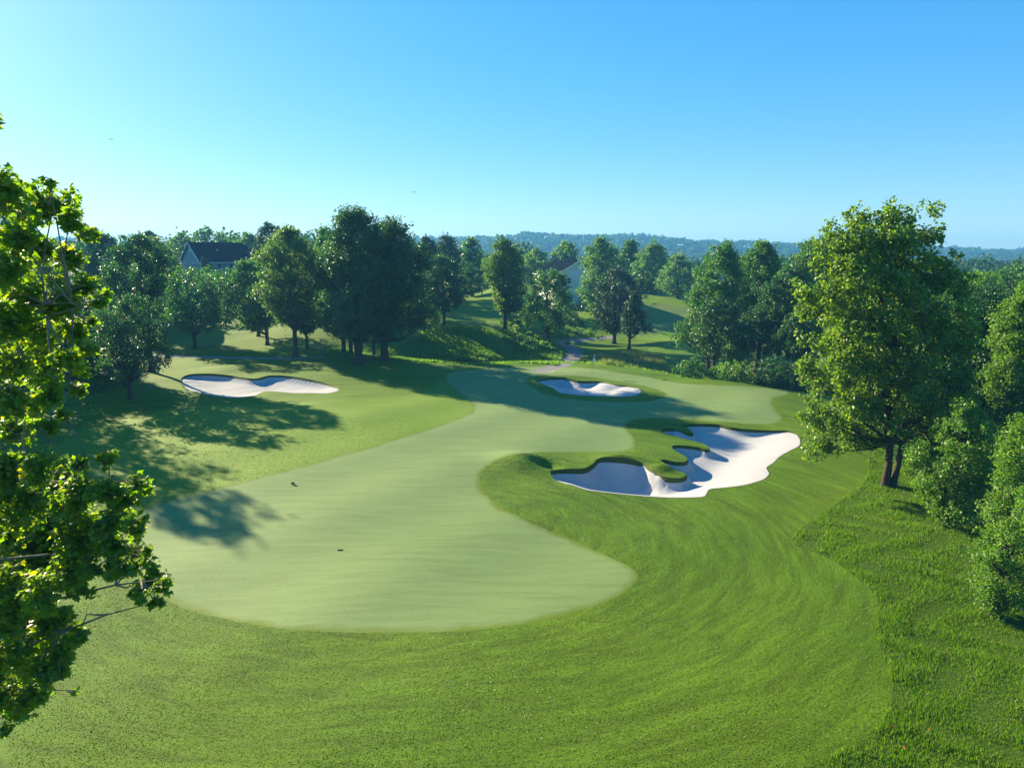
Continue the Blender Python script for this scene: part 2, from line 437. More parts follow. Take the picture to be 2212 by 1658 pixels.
# zones traced in the picture and laid on the land
FAIR = [(330, 1090), (480, 1052), (640, 1010), (800, 965), (930, 925), (1020, 886), (990, 850), (960, 820), (985, 802), (1120, 792), (1250, 793), (1390, 812), (1480, 828), (1600, 833), (1690, 842), (1706, 850), (1670, 860), (1678, 885), (1690, 902), (1670, 917), (1560, 912), (1450, 905), (1370, 906), (1352, 925), (1372, 950), (1350, 975), (1180, 977), (1100, 984), (1050, 1008), (1036, 1040), (1068, 1085), (1150, 1130), (1225, 1160), (1290, 1190), (1350, 1218), (1378, 1245), (1340, 1285), (1250, 1320), (1100, 1352), (900, 1366), (640, 1360), (450, 1328), (360, 1296), (310, 1250), (270, 1190), (290, 1130)]
GREEN = [(1010, 801), (1120, 795), (1250, 796), (1390, 815), (1480, 830), (1600, 836), (1685, 845), (1700, 851), (1660, 858), (1560, 862), (1470, 862), (1440, 848), (1380, 833), (1240, 815), (1160, 810), (1080, 818)]
SURR = [(1140, 822), (1170, 812), (1250, 812), (1330, 822), (1400, 835), (1430, 845), (1436, 855), (1400, 866), (1330, 867), (1240, 862), (1180, 850)]
SEMI = [(395, 880), (500, 872), (620, 870), (760, 862), (900, 850), (960, 820), (990, 850), (1020, 886), (930, 925), (800, 965), (640, 1010), (480, 1052), (330, 1090), (200, 1060), (120, 980), (180, 930), (290, 900)]
LONG = [(1990, 940), (1880, 985), (1866, 1040), (1800, 1090), (1722, 1148), (1715, 1175), (1790, 1205), (1860, 1255), (1895, 1300), (1890, 1360), (1920, 1450), (1922, 1510), (1880, 1580), (1780, 1640), (1690, 1690), (1500, 1900), (2900, 1900), (2900, 1150), (2500, 960)]
PATH_A = [(-160, 960), (50, 880), (110, 868), (170, 852), (225, 843), (262, 828), (285, 812), (296, 802), (275, 790), (235, 800), (205, 815), (165, 830), (110, 846), (50, 862), (-160, 925)]
PATH_B = [(290, 768), (400, 772), (520, 775), (600, 776), (660, 774), (700, 771), (698, 768.5), (655, 770.5), (600, 771.5), (520, 770.5), (400, 768), (290, 764)]
ZON = {}
def zone(k, px, step=10.): ZON[k] = ccw(outline(px, True, step)) if not isinstance(px, np.ndarray) else ccw(px)
zone('fairway', FAIR); zone('green', GREEN); zone('surround', SURR); zone('semi', SEMI)
zone('long', LONG, 14.); zone('path_a', PATH_A, 8.); zone('path_b', PATH_B, 8.)
# path across the gully, laid out on the land
_pc = project(spline([(1215, 786), (1243, 766), (1236, 752), (1222, 745), (1228, 738), (1262, 733), (1290, 731), (1330, 727)], False, 6))
_pc = np.vstack([[_pc[0] + np.array([-3.2, -7.]), _pc[0] + np.array([-2.2, -4.])], _pc])
def ribbon(c, hw):
    t = np.gradient(c, axis=0); t /= np.linalg.norm(t, axis=1, keepdims=True); n = np.stack([t[:, 1], -t[:, 0]], 1)
    return np.vstack([c + n * hw, (c - n * hw)[::-1]])
zone('path_c', ribbon(_pc, 1.35))
BANK = [(850, 752), (910, 716), (960, 704), (1040, 706), (1075, 715), (1110, 716), (1160, 738), (1215, 762), (1205, 790)]
_b = project(BANK); _b = np.vstack([_b, [[2, 88], [-14, 88], [-24, 90], [-27, 100]]]); zone('bank', _b)
zone('tee', outline([(1395, 757), (1440, 741), (1470, 736), (1560, 737), (1640, 745), (1640, 757), (1560, 764), (1440, 765)], True, 8.))
zone('tee_back', outline([(1375, 733), (1410, 722), (1450, 716), (1520, 720), (1560, 732), (1480, 736)], True, 8.))
zone('fescue', np.vstack([project([(1270, 778), (1300, 768), (1400, 768), (1436, 776), (1440, 800)]), [[24, 84], [12, 86], [10, 92]]]))
zone('far_fairway', outline([(1005, 645), (1045, 640), (1100, 660), (1190, 672), (1200, 700), (1110, 712), (1045, 702), (960, 700), (880, 706), (840, 720), (760, 726), (700, 715), (720, 690), (830, 672), (930, 668)], True, 10.))
zone('field', outline([(1380, 735), (1385, 700), (1395, 662), (1420, 655), (1490, 664), (1560, 672), (1580, 700), (1540, 725), (1460, 715)], True, 10.))

def build_ground():
    def axis(segs):
        out = []
        for a, b, d in segs: out.append(np.arange(a, b - 1e-6, d))
        out.append([segs[-1][1]]); return np.concatenate(out)
    rng = np.random.default_rng(3)
    xs = np.concatenate([-np.geomspace(75, 1700, 38)[::-1], axis([(-74, -46, 1.5), (-46, 44, .55), (44, 75, 1.5)]), np.geomspace(77, 1700, 38)])
    ys = np.concatenate([[-300, -200, -120, -60, -30, -10, 0, 6], axis([(10, 16, 1.), (16, 96, .5), (96, 150, 1.0), (150, 230, 2.2)]), np.geomspace(233, 1600, 90), [1700, 1780]])
    X, Y = np.meshgrid(xs, ys)
    pts = [np.stack([X.ravel(), Y.ravel()], 1)]
    for k in BK:
        p = BK[k]; a, b = p.min(0) - 1, p.max(0) + 1
        gx, gy = np.meshgrid(np.arange(a[0], b[0], .2), np.arange(a[1], b[1], .2))
        g = np.stack([gx.ravel(), gy.ravel()], 1) + .01
        g = g[inside(g, BKI[k])]
        g = g[seg_dist(g, BKI[k]) > .07]
        pts.append(g)
        # finer turf close to the edge
        gx, gy = np.meshgrid(np.arange(a[0] - 1, b[0] + 1, .3), np.arange(a[1] - 1, b[1] + 1, .3))
        g = np.stack([gx.ravel(), gy.ravel()], 1) + .023
        g = g[~inside(g, BK[k])]; d = seg_dist(g, BK[k]); g = g[(d < 2.2) & (d > .1)]
        pts.append(g)
    pts = np.vstack(pts)
    edges = []
    loops = [BK[k] for k in BK] + [BKI[k] for k in BK] + list(ZON.values())
    for L in loops:
        i0 = len(pts); pts = np.vstack([pts, L]); n = len(L)
        edges += [(i0 + i, i0 + (i + 1) % n) for i in range(n)]
    r = delaunay_2d_cdt([Vector(p) for p in pts.tolist()], edges, [], 0, 1e-4, False)
    V2 = np.array([(v.x, v.y) for v in r[0]]); F = np.array(r[2])
    C = V2[F].mean(1)
    Z = surface(V2)
    V = np.column_stack([V2, Z])
    e1, e2 = V2[F[:, 1]] - V2[F[:, 0]], V2[F[:, 2]] - V2[F[:, 0]]
    flip = (e1[:, 0] * e2[:, 1] - e1[:, 1] * e2[:, 0]) < 0
    F[flip] = F[flip][:, ::-1]
    cls = np.zeros(len(F), int)
    order = [('far_fairway', 9), ('field', 8), ('bank', 6), ('semi', 2), ('fairway', 3), ('green', 4), ('surround', 1), ('long', 5), ('fescue', 10), ('tee', 9), ('tee_back', 9), ('path_a', 7), ('path_b', 7), ('path_c', 7)]
    for k, c in order: cls[inside(C, ZON[k])] = c
    for k in BK:
        cls[inside(C, BK[k])] = 11; cls[inside(C, BKI[k])] = 12
    far = (C[:, 1] > 150) & (cls == 0); cls[far] = 13
    cls[(C[:, 1] > 222)] = 14; cls[(C[:, 1] > 128) & (C[:, 0] < -75)] = 14
    names = {0: ('rough_grass_ground', 'rough'), 1: ('bunker_surround', 'rough'), 2: ('first_cut_grass', 'semi'), 3: ('fairway', 'fairway'), 4: ('putting_green', 'green'),
             5: ('long_grass_ground', 'long'), 6: ('grass_bank', 'bank'), 7: ('cart_path', 'path'), 8: ('rising_field', 'field'), 9: ('far_fairway', 'semi'),
             10: ('meadow_ground', 'bank'), 11: ('bunker_lip', 'lip'), 12: ('bunker_sand', 'sand'), 13: ('rough_grass_ground', 'semi'), 14: ('countryside_ground', 'floor')}
    for c, (nm, mt) in names.items():
        f = F[cls == c]
        if not len(f): continue
        if c in (12, 11):
            CC = V2[f].mean(1)
            for k in BK:
                m = inside(CC, BK[k])
                g = f[m]; u, inv = np.unique(g, return_inverse=True)
                add(nm, new_mesh(nm, V[u], inv.reshape(-1, 3), M[mt], True), kind='structure')
            continue
        u, inv = np.unique(f, return_inverse=True)
        me = new_mesh(nm, V[u], inv.reshape(-1, 3), M[mt], True)
        if c == 3:
            d = np.minimum(seg_dist(V2[u], ZON['fairway']), seg_dist(V2[u], ZON['surround']))
            at = me.attributes.new('edge', 'FLOAT', 'POINT'); at.data.foreach_set('value', np.minimum(d, 2.).astype(np.float32))
        add(nm, me, kind='structure')
    return V, F, cls
GV, GF, GC = build_ground()

# ------------------------------------------------------------------ trees
def leaf_quads(C, Nn, size, rng, asp=.62, fold=.25):
    """a folded diamond leaf at every centre: 4 verts, 1 quad"""
    n = len(C)
    a = rng.normal(size=(n, 3)); a -= Nn * (a * Nn).sum(1, keepdims=True); a /= np.linalg.norm(a, axis=1, keepdims=True) + 1e-9
    b = np.cross(Nn, a)
    s = (size * rng.uniform(.7, 1.3, n))[:, None]
    V = np.stack([C - a * s * .5, C + b * s * .5 * asp + Nn * s * fold * .3, C + a * s * .55, C - b * s * .5 * asp + Nn * s * fold * .3], 1)
    F = np.arange(n * 4).reshape(-1, 4)
    return V.reshape(-1, 3), F

def _se(t, c, p):      # superellipse, widest at c
    a = np.where(t < c, (c - t) / c, (t - c) / (1 - c)); return np.clip(1 - a ** p, .015, 1) ** (1 / p)
PROFILE = {
    'round': lambda t: _se(t, .45, 2.3),
    'oval': lambda t: _se(t, .42, 2.5),
    'egg': lambda t: _se(t, .33, 2.1),
    'cone': lambda t: np.clip((1 - t) ** .8 * smooth(-.1, .12, t) * 1.05, .03, 1),
    'dome': lambda t: _se(t, .25, 2.7),
    'spread': lambda t: _se(t, .55, 2.6),
}
def rdir(rng, n):
    d = rng.normal(size=(n, 3)); return d / np.linalg.norm(d, axis=1, keepdims=True)

def crown_points(rng, clumps, leaf, dens=1.0, flat=.8, sub=14):
    Cs, Ns = [], []
    for c, r in clumps:
        k = max(24, int(dens * 1.9 * 4 * math.pi * r * r / (leaf * leaf)))
        sc = rdir(rng, sub); sc[:, 2] = sc[:, 2] * .8 + .1
        sc = c + sc * r * rng.uniform(.35, 1.0, (sub, 1)) * np.array([1, 1, flat])
        idx = rng.integers(0, sub, k)
        d = rdir(rng, k); rr = r * rng.uniform(.25, .55, sub)[idx] * rng.random(k) ** .4
        p = sc[idx] + d * rr[:, None] + rng.normal(size=(k, 3)) * r * .07
        nn = rdir(rng, k) * .9 + d * .5 + np.array([0, 0, .45]); nn /= np.linalg.norm(nn, axis=1, keepdims=True)
        Cs.append(p); Ns.append(nn)
    return np.vstack(Cs), np.vstack(Ns)

def gen_tree(seed, H, W, cb, kind='round', leaf=.25, dens=.62, nc=None, lobes=0, stems=1, trunk_r=None, flat=.8, open_=0.0, shift=0.0):
    rng = np.random.default_rng(seed)
    prof = PROFILE[kind]
    z0 = H * cb; ch = H - z0
    rc = .125 * math.sqrt(W * ch) * (1 - .15 * open_)
    if nc is None: nc = int(88 * (1 - .25 * open_) * max(.7, min(1.5, ch / W)))
    cl = []
    # a few big lobes give an uneven outline
    lob = [(rng.uniform(0, 2 * math.pi), rng.uniform(0, 1), rng.uniform(-.36 - .2 * open_, .22 + .3 * open_)) for _ in range(10)]
    for i in range(nc):
        t = (i + rng.random()) / nc
        a = i * 2.39996 + rng.uniform(-.5, .5)
        f = 1.0
        for la, lt, lh in lob:
            f += lh * math.exp(-((math.cos(a - la) - 1) ** 2) * 2.5 - ((t - lt) / .22) ** 2)
        Rr = W / 2 * 1.13 * float(prof(np.array(t))) * f
        rad = max(0, Rr - rc * .7) * (rng.uniform(.12, 1) ** .4)
        cz = z0 + rc * .5 + t * (ch - rc * 1.1) + rng.normal() * rc * .25
        r = rc * rng.uniform(.7, 1.25) * (1.0 if t < .8 else .8)
        cl.append((np.array([rad * math.cos(a) + shift * min(1.1, .6 + t), rad * math.sin(a), cz]), r))
    C, Nn = crown_points(rng, cl, leaf, dens, flat)
    LV, LF = leaf_quads(C, Nn, leaf, rng)
    tr = trunk_r or (.016 * H + .05)
    mb = MB()
    for s_ in range(stems):
        off = np.array([0, 0, 0.]) if stems == 1 else np.array([math.cos(s_ * 3.1) * tr * 1.0, .2 * s_, 0])
        lean = rng.normal(size=2) * .02 * H if stems == 1 else np.array([math.cos(s_ * 3.1), .2]) * .07 * H
        hh = np.linspace(0, .88, 9)
        P = np.stack([off[0] + lean[0] * hh ** 1.3 + .006 * H * np.sin(hh * 9 + s_), off[1] + lean[1] * hh ** 1.3 + .006 * H * np.cos(hh * 7), hh * H], 1)
        P[0, 2] = -.35
        rad = tr * np.array([1.75, 1.0, .9, .8, .68, .55, .4, .26, .12]); P[1, 2] = H * .05
        mb.tube(P, rad, 9)
        for c, r in cl[::max(1, len(cl) // 26)]:
            h0 = max(z0 * .72, c[2] - np.hypot(c[0], c[1]) * rng.uniform(.55, 1.0) - .1 * H * rng.random())
            h0 = min(h0, .8 * H)
            k = h0 / H
            p0 = np.array([np.interp(k, hh, P[:, 0]), np.interp(k, hh, P[:, 1]), h0])
            m1 = p0 * .55 + c * .45 + np.array([0, 0, -.03 * H]) + rng.normal(size=3) * .02 * H
            q = np.array([p0, (p0 + m1) / 2 + rng.normal(size=3) * .006 * H, m1, (m1 + c) / 2 + rng.normal(size=3) * .01 * H, c + np.array([0, 0, r * .3])])
            r0 = tr * (.42 - .25 * k)
            mb.tube(q, r0 * np.array([1, .8, .6, .4, .15]), 5, False)
    return LV, LF, mb

TREES = []
def place_tree(name, label, u, vt, ul, ur, vcb=None, vb=None, D=None, mat='leaf_mid', kind='round', seed=0, group=None, cat='tree', leaf=None, dens=1.0, bark='bark', **kw):
    if vb is not None: x, y = hit(u, vb)
    else: y = D; x = (u - UC) / FPX * math.hypot(1, 0) * D / 1.0; x = x * 1.0
    if vb is None:
        dx, dy, dz = ray(u, VH); x = dx / dy * y
    z = zat(x, y)
    dx, dy, dz = ray(u, vt); H = CAM_H + dz / dy * y - z
    W = abs(ur - ul) / FPX * y * 1.0
    cb = .12
    if vcb is not None:
        dx, dy, dz = ray(u, vcb); zb = CAM_H + dz / dy * y; cb = max(.02, (zb - z) / H)
    dist = math.hypot(x, y)
    lf = leaf or max(.17, dist * .0031)
    LV, LF, mb = gen_tree(seed or (int(u) * 7 + int(vt)), H, W, cb, kind, lf, dens * .49, shift=((ul + ur) / 2 - u) / FPX * y, **kw)
    o = bpy.data.objects.new(name, None); COL.objects.link(o); o.location = (x, y, z); o.empty_display_size = .5
    tag(o, label, cat, group)
    add('crown', new_mesh('crown', LV, LF, M[mat]), o)
    add('trunk', mb.mesh('trunk', M[bark], True), o)
    TREES.append((o, H, W)); return o

def copy_tree(src, H0, W0, name, label, x, y, H, W, rot, group=None, cat='tree'):
    o = src.copy(); COL.objects.link(o); o.name = name
    o.location = (x, y, zat(x, y)); o.scale = (W / W0, W / W0, H / H0); o.rotation_euler = (0, 0, rot)
    o['label'] = label; o['category'] = cat
    if 'group' in o: del o['group']
    if group: o['group'] = group
    for c in list(src.children):
        d = c.copy(); COL.objects.link(d); d.parent = o
    return o

T = place_tree
G1 = 'trees on the slope beyond the left bunker'
T('tree', 'round dark tree with low branches left of the left bunker', 281, 632, 200, 403, 812, 862, mat='leaf_dark', kind='round', open_=.25, dens=.8)
T('tree', 'round tree with forked low trunk in front of the blue house', 421, 572, 332, 533, 715, 752, mat='leaf_mid', kind='round', group=G1, open_=.2, dens=.85)
T('maple_tree', 'dark green tree between the house and the yellowish tree', 577, 553, 492, 612, 712, 745, mat='leaf_mid', kind='oval', group=G1)
T('maple_tree', 'tall olive green tree turning yellow on its left side, beside the big pair', 638, 488, 560, 706, 700, 771, mat='leaf_olive', kind='egg', group=G1, trunk_r=.3)
T('tree', 'small tree with thin trunk under the yellowish tree', 663, 620, 622, 706, 722, 753, mat='leaf_mid', kind='round', group=G1)
T('oak_tree', 'tallest broad tree of the group, thick trunk in the shade behind the fairway', 773, 447, 690, 868, 735, 787, mat='leaf_dark', kind='oval', group=G1, trunk_r=.5, dens=1.1)
T('oak_tree', 'dark broad tree with thick trunk, right half of the big pair', 829, 470, 748, 950, 722, 778, mat='leaf_dark', kind='dome', group=G1, trunk_r=.48, dens=1.1)
T('tree', 'tree with slim trunk between the yellowish tree and the tallest one', 741, 515, 682, 772, 728, 765, mat='leaf_mid', kind='oval', group=G1)
T('tree', 'leaning trunk just left of the tallest tree', 757, 530, 705, 800, 725, 768, mat='leaf_dark', kind='oval', group=G1)
T('tree', 'thin trunk between the two biggest trees', 806, 575, 780, 850, 728, 771, mat='leaf_dark', kind='oval', group=G1)
T('tree', 'dark tree at the top left of the grassy bank', 959, 548, 895, 1012, 672, 701, mat='leaf_dark', kind='egg')
T('sycamore_tree', 'upright tree with yellowing left edge standing on the grassy bank', 1090, 515, 1040, 1140, 680, 712, mat='leaf_olive', kind='oval', trunk_r=.35)
T('tree', 'low round dark tree left of the white gabled house', 1183, 577, 1122, 1260, 712, 738, mat='leaf_mid', kind='dome')
T('cedar_tree', 'broad bluish evergreen beside the cart path', 1326, 575, 1266, 1390, 716, 742, mat='leaf_blue', kind='egg', trunk_r=.38)
T('cedar_tree', 'small dark conical evergreen right of the broad one', 1359, 630, 1318, 1412, 722, 753, mat='leaf_blue', kind='cone', trunk_r=.28)
T('tree', 'tall pale tree rising behind the broad evergreen', 1297, 512, 1244, 1352, 705, D=168, mat='leaf_pale', kind='oval')
T('tree', 'rounded tree top in front of the far ridge, right of the white gable', 1367, 515, 1330, 1396, 690, D=205, mat='leaf_mid', kind='round')
T('tree', 'pale pointed tree at the head of the rising field', 1415, 520, 1372, 1452, 655, D=198, mat='leaf_pale', kind='egg')
T('tree', 'pale drooping tree at the right end of the rising field', 1468, 545, 1425, 1512, 648, D=186, mat='leaf_pale', kind='dome')
T('tree', 'small yellow-green tree above the white gabled house', 1219, 520, 1192, 1252, 580, D=235, mat='leaf_bright', kind='round')
T('tree', 'tree between the bank tree and the white house', 1158, 536, 1128, 1192, 640, D=205, mat='leaf_pale', kind='round')

G2 = 'trees of the wood right of the green'
T('tree', 'slender tree with open low foliage at the left edge of the right wood', 1541, 600, 1466, 1596, 762, D=92, mat='leaf_mid', kind='oval', group=G2, open_=.3)
T('tree', 'tall tree with feathery top at the left of the right wood', 1586, 522, 1500, 1640, 700, D=96, mat='leaf_mid', kind='round', group=G2, open_=.2)
T('tree', 'slim bare-stemmed tree among the thin trunks of the right wood', 1553, 640, 1500, 1610, 770, D=86, mat='leaf_dark', kind='oval', group=G2, open_=.4)
T('tree', 'feathery topped tall tree in the middle of the right wood', 1650, 517, 1585, 1712, 700, D=100, mat='leaf_mid', kind='dome', group=G2, open_=.1)
T('tree', 'tall tree in the right wood, nearest the big sycamore', 1755, 512, 1690, 1830, 690, D=92, mat='leaf_mid', kind='egg', group=G2)
T('tree', 'dark tree in the right wood behind the end of the green', 1698, 590, 1640, 1752, 740, D=84, mat='leaf_dark', kind='oval', group=G2)
T('tree', 'short dark tree filling the lower right wood', 1655, 660, 1605, 1712, 765, D=83, mat='leaf_dark', kind='dome', group=G2)
T('willow_tree', 'small soft pale willow-like tree at the foot of the right wood', 1603, 690, 1570, 1642, 790, D=84, mat='leaf_pale', kind='oval', group=G2)
T('tree', 'dark low tree tucked against the sycamore crown', 1740, 650, 1690, 1800, 780, D=79, mat='leaf_dark', kind='dome', group=G2)
T('shrub', 'rounded dark shrub at the left foot of the right wood', 1507, 772, 1468, 1548, 826, D=78, mat='leaf_mid', kind='dome', cat='shrub', group='shrubs along the edge of the right wood')
T('shrub', 'yellow-green shrub under the thin trunks of the right wood', 1600, 780, 1556, 1650, 832, D=78, mat='leaf_bright', kind='dome', cat='shrub', group='shrubs along the edge of the right wood')
T('shrub', 'very dark shrub at the right foot of the wood', 1690, 772, 1640, 1745, 838, D=76, mat='leaf_dark', kind='dome', cat='shrub', group='shrubs along the edge of the right wood')

G3 = 'trees of the right hand woodland edge'
T('tree', 'dark tree rising behind the right side of the big sycamore', 2075, 600, 1985, 2170, 900, D=52, mat='leaf_mid', kind='dome', group=G3, dens=.6)
T('tree', 'dark tree at the right edge above the shrubs', 2165, 640, 2085, 2270, 930, D=50, mat='leaf_dark', kind='round', group=G3, dens=.6)
T('tree', 'bright leaved tree at the far right edge of the picture', 2228, 600, 2172, 2300, 900, D=44, mat='leaf_bright', kind='round', group=G3)
T('tree', 'slim young tree with one thin dark trunk right of the sycamore', 1976, 850, 1905, 2045, 965, 1022, mat='leaf_mid', kind='oval', group=G3, open_=.3)
T('tree', 'dark woodland tree filling the gap behind the sycamore trunks', 2060, 760, 1985, 2150, 980, D=44, mat='leaf_dark', kind='dome', group=G3)
T('tree', 'bushy bright tree with layered leaves right of the grass strip', 2125, 862, 2040, 2215, 1180, D=34, mat='leaf_bright', kind='egg', group=G3, leaf=.15, open_=.3)
T('tree', 'glossy leaved tree in the lower right corner, nearest on that side', 2262, 905, 2168, 2360, 1400, D=25, mat='leaf_bright', kind='round', group=G3, leaf=.11, open_=.9)
T('tree', 'tree filling the right edge behind the glossy leaved one', 2275, 780, 2190, 2380, 1020, D=38, mat='leaf_mid', kind='dome', group=G3, dens=.6)
T('tree', 'dark tall tree closing the gap right of the sycamore crown', 2130, 612, 2060, 2225, 900, D=56, mat='leaf_dark', kind='round', group=G3, dens=.7)
T('tree', 'tree with pale top at the right edge just below the far ridge', 2190, 570, 2120, 2270, 700, D=92, mat='leaf_mid', kind='dome', group=G3)
T('tree', 'tree top showing between the big sycamore and the right edge', 2120, 585, 2060, 2180, 720, D=80, mat='leaf_bright', kind='dome', group=G3)
T('tree', 'dark tree top behind the right edge trees, farthest back there', 2235, 560, 2160, 2330, 720, D=120, mat='leaf_dark', kind='dome', group=G3)

G4 = 'trees of the left hand treeline'
for a in [
    ('dark tree seen through the leaves at the far left', 45, 474, -10, 95, 640, 108, 'leaf_dark', 'round'),
    ('pointed dark tree at the left end of the treeline', 234, 496, 165, 272, 660, 122, 'leaf_dark', 'egg'),
    ('tall olive tree left of the blue house, rising behind the round tree', 300, 502, 238, 362, 690, 80, 'leaf_dark', 'oval'),
    ('olive tree touching the left wall of the blue house', 338, 512, 285, 384, 680, 112, 'leaf_olive', 'oval'),
    ('small dark top on the skyline left of the blue house', 322, 498, 300, 352, 560, 190, 'leaf_dark', 'round'),
    ('rounded olive tree behind the gable of the blue house', 398, 502, 356, 432, 560, 200, 'leaf_olive', 'round'),
    ('open topped tree behind the ridge of the blue house', 445, 490, 408, 492, 560, 208, 'leaf_mid', 'round'),
    ('low tree top behind the roof of the blue house', 500, 511, 470, 535, 560, 205, 'leaf_mid', 'round'),
    ('tree behind the right end of the blue house roof', 540, 501, 508, 572, 600, 185, 'leaf_pale', 'round'),
    ('tall feathery tree left of the yellowish tree', 578, 480, 546, 620, 600, 150, 'leaf_blue', 'oval'),
    ('dark feathery top behind the yellowish tree', 625, 486, 596, 662, 620, 140, 'leaf_dark', 'round'),
    ('tree top showing left of the tallest tree', 702, 489, 668, 740, 640, 125, 'leaf_mid', 'oval'),
    ('green tree at the right corner of the blue house', 545, 560, 500, 600, 690, 112, 'leaf_mid', 'dome'),
    ('dark tree hanging over the left cart path', 165, 655, 90, 245, 815, 76, 'leaf_dark', 'dome'),
    ('dark tree left of the cart path behind the leaves', 55, 640, -30, 130, 830, 74, 'leaf_dark', 'dome'),
    ('dark tree behind the round tree by the left bunker', 215, 640, 150, 300, 790, 72, 'leaf_dark', 'dome'),
    ('bluish dark tree right of the big pair', 917, 508, 880, 962, 660, 150, 'leaf_blue', 'egg'),
    ('twin topped bluish tree behind the bank', 962, 507, 930, 1000, 655, 158, 'leaf_blue', 'oval'),
    ('round topped tree on the skyline left of the bank tree', 1018, 510, 986, 1050, 640, 178, 'leaf_mid', 'round'),
    ('dark tree closing the far fairway on its left', 985, 560, 945, 1036, 650, 165, 'leaf_dark', 'dome'),
]:
    lab, u, vt, ul, ur, vcb, D, mt, kd = a
    T('tree', lab, u, vt, ul, ur, vcb, D=D, mat=mt, kind=kd, group=G4, dens=.8)

# the big double-stemmed sycamore on the right
def hero_right():
    x, y = hit(1921, 1050); z = zat(x, y)
    rng = np.random.default_rng(77)
    o = bpy.data.objects.new('sycamore_tree', None); COL.objects.link(o); o.location = (x, y, z)
    tag(o, 'largest tree, a double trunked sycamore with glossy leaves right of the near bunker', 'tree')
    px = []
    rows = [(470, 1835, 1905), (470, 1955, 2010), (510, 1800, 2015), (550, 1775, 2040), (590, 1765, 2060), (635, 1735, 2075), (680, 1735, 2085), (725, 1745, 2090), (770, 1745, 2090), (815, 1735, 2090), (860, 1745, 2080), (900, 1742, 2060), (940, 1750, 2020), (960, 1765, 1800)]
    for v, a, b in rows:
        n = max(1, int((b - a) / 34))
        for i in range(n + 1):
            uu = a + (b - a) * i / n + rng.uniform(-14, 14)
            half = .5 * (b - a) * .75; off = (uu - (a + b) / 2)
            dep = math.sqrt(max(0, half * half - off * off)) / FPX * y
            for dd in ([-1, .15, 1] if dep > 1.2 else [0]):
                if v > 930 and abs(uu - 1921) < 110 and rng.random() < .55: continue
                px.append((uu, v + rng.uniform(-24, 20), y + dd * dep * rng.uniform(.5, .95), rng.uniform(24, 42)))
    cl = []
    for uu, vv, Y, r in px:
        dx, dy, dz = ray(uu, vv); t = Y / dy
        cl.append((np.array([dx * t - x, Y - y, CAM_H + dz * t - z]), r / FPX * Y))
    C, Nn = crown_points(rng, cl, .15, .36, .95, 8)
    LV, LF = leaf_quads(C, Nn, .18, rng, asp=.85)
    add('crown', new_mesh('crown', LV, LF, M['leaf_syc']), o)
    for s_, lean, r0 in ((0, -.55, .20), (1, 1.4, .165)):
        mb = MB(); hh = np.linspace(0, 13.2, 10)
        f = (hh / 13.2)
        P = np.stack([(-.22 if s_ == 0 else .22) + lean * f ** 1.1 + .12 * np.sin(hh), (.12 * np.cos(hh * .8)) + .5 * s_ * f, hh], 1); P[0, 2] = -.4
        rad = r0 * np.array([1.5, 1.05, .95, .88, .78, .66, .52, .4, .26, .12])
        mb.tube(P, rad, 10)
        for c, r in cl[s_::5]:
            h0 = float(np.clip(c[2] - np.hypot(c[0], c[1]) * rng.uniform(.6, 1.1), 2.8, 12.4))
            p0 = np.array([np.interp(h0, hh, P[:, 0]), np.interp(h0, hh, P[:, 1]), h0])
            m1 = (p0 + c) / 2 + rng.normal(size=3) * .2 - np.array([0, 0, .2])
            mb.tube([p0, (p0 + m1) / 2 + rng.normal(size=3) * .06, m1, (m1 + c) / 2 + rng.normal(size=3) * .1, c], np.array([.11, .08, .055, .035, .015]) * (1.2 - h0 / 18), 5, False)
        add('trunk', mb.mesh('trunk', M['bark'], True), o)
hero_right()

# the near sycamore on the left: lobed leaves
def lobed_leaf(simple=False):
    """maple / sycamore leaf outline, stalk at origin, tip along +Y, unit width about 1"""
    half = [(0, 0), (.20, -.06), (.46, .06), (.34, .20), (.52, .42), (.30, .42), (.26, .56), (.10, .62), (0, .98)]
    L = [(x, y) for x, y in half]; Rr = [(-x, y) for x, y in half[1:-1]][::-1]
    if simple:
        h = [(0, 0), (.44, .02), (.30, .22), (.53, .42), (.22, .52), (0, .98)]
        V = [(x, y, -.5 * abs(x) ** 1.3 - .12 * (y - .4) ** 2) for x, y in h] + [(-x, y, -.5 * abs(x) ** 1.3 - .12 * (y - .4) ** 2) for x, y in h[1:-1]]
        return np.array(V), np.array([(0, 1, 2, 3, 4, 5), (0, 5, 9, 8, 7, 6)])
    P = np.array(L + Rr, float)
    z = -.55 * np.abs(P[:, 0]) ** 1.4 - .12 * (P[:, 1] - .4) ** 2
    ctr = np.array([[0, .34, .04]])
    V = np.vstack([np.column_stack([P, z]), ctr]); n = len(P)
    F = np.array([(i, (i + 1) % n, n) for i in range(n)])
    return V, F

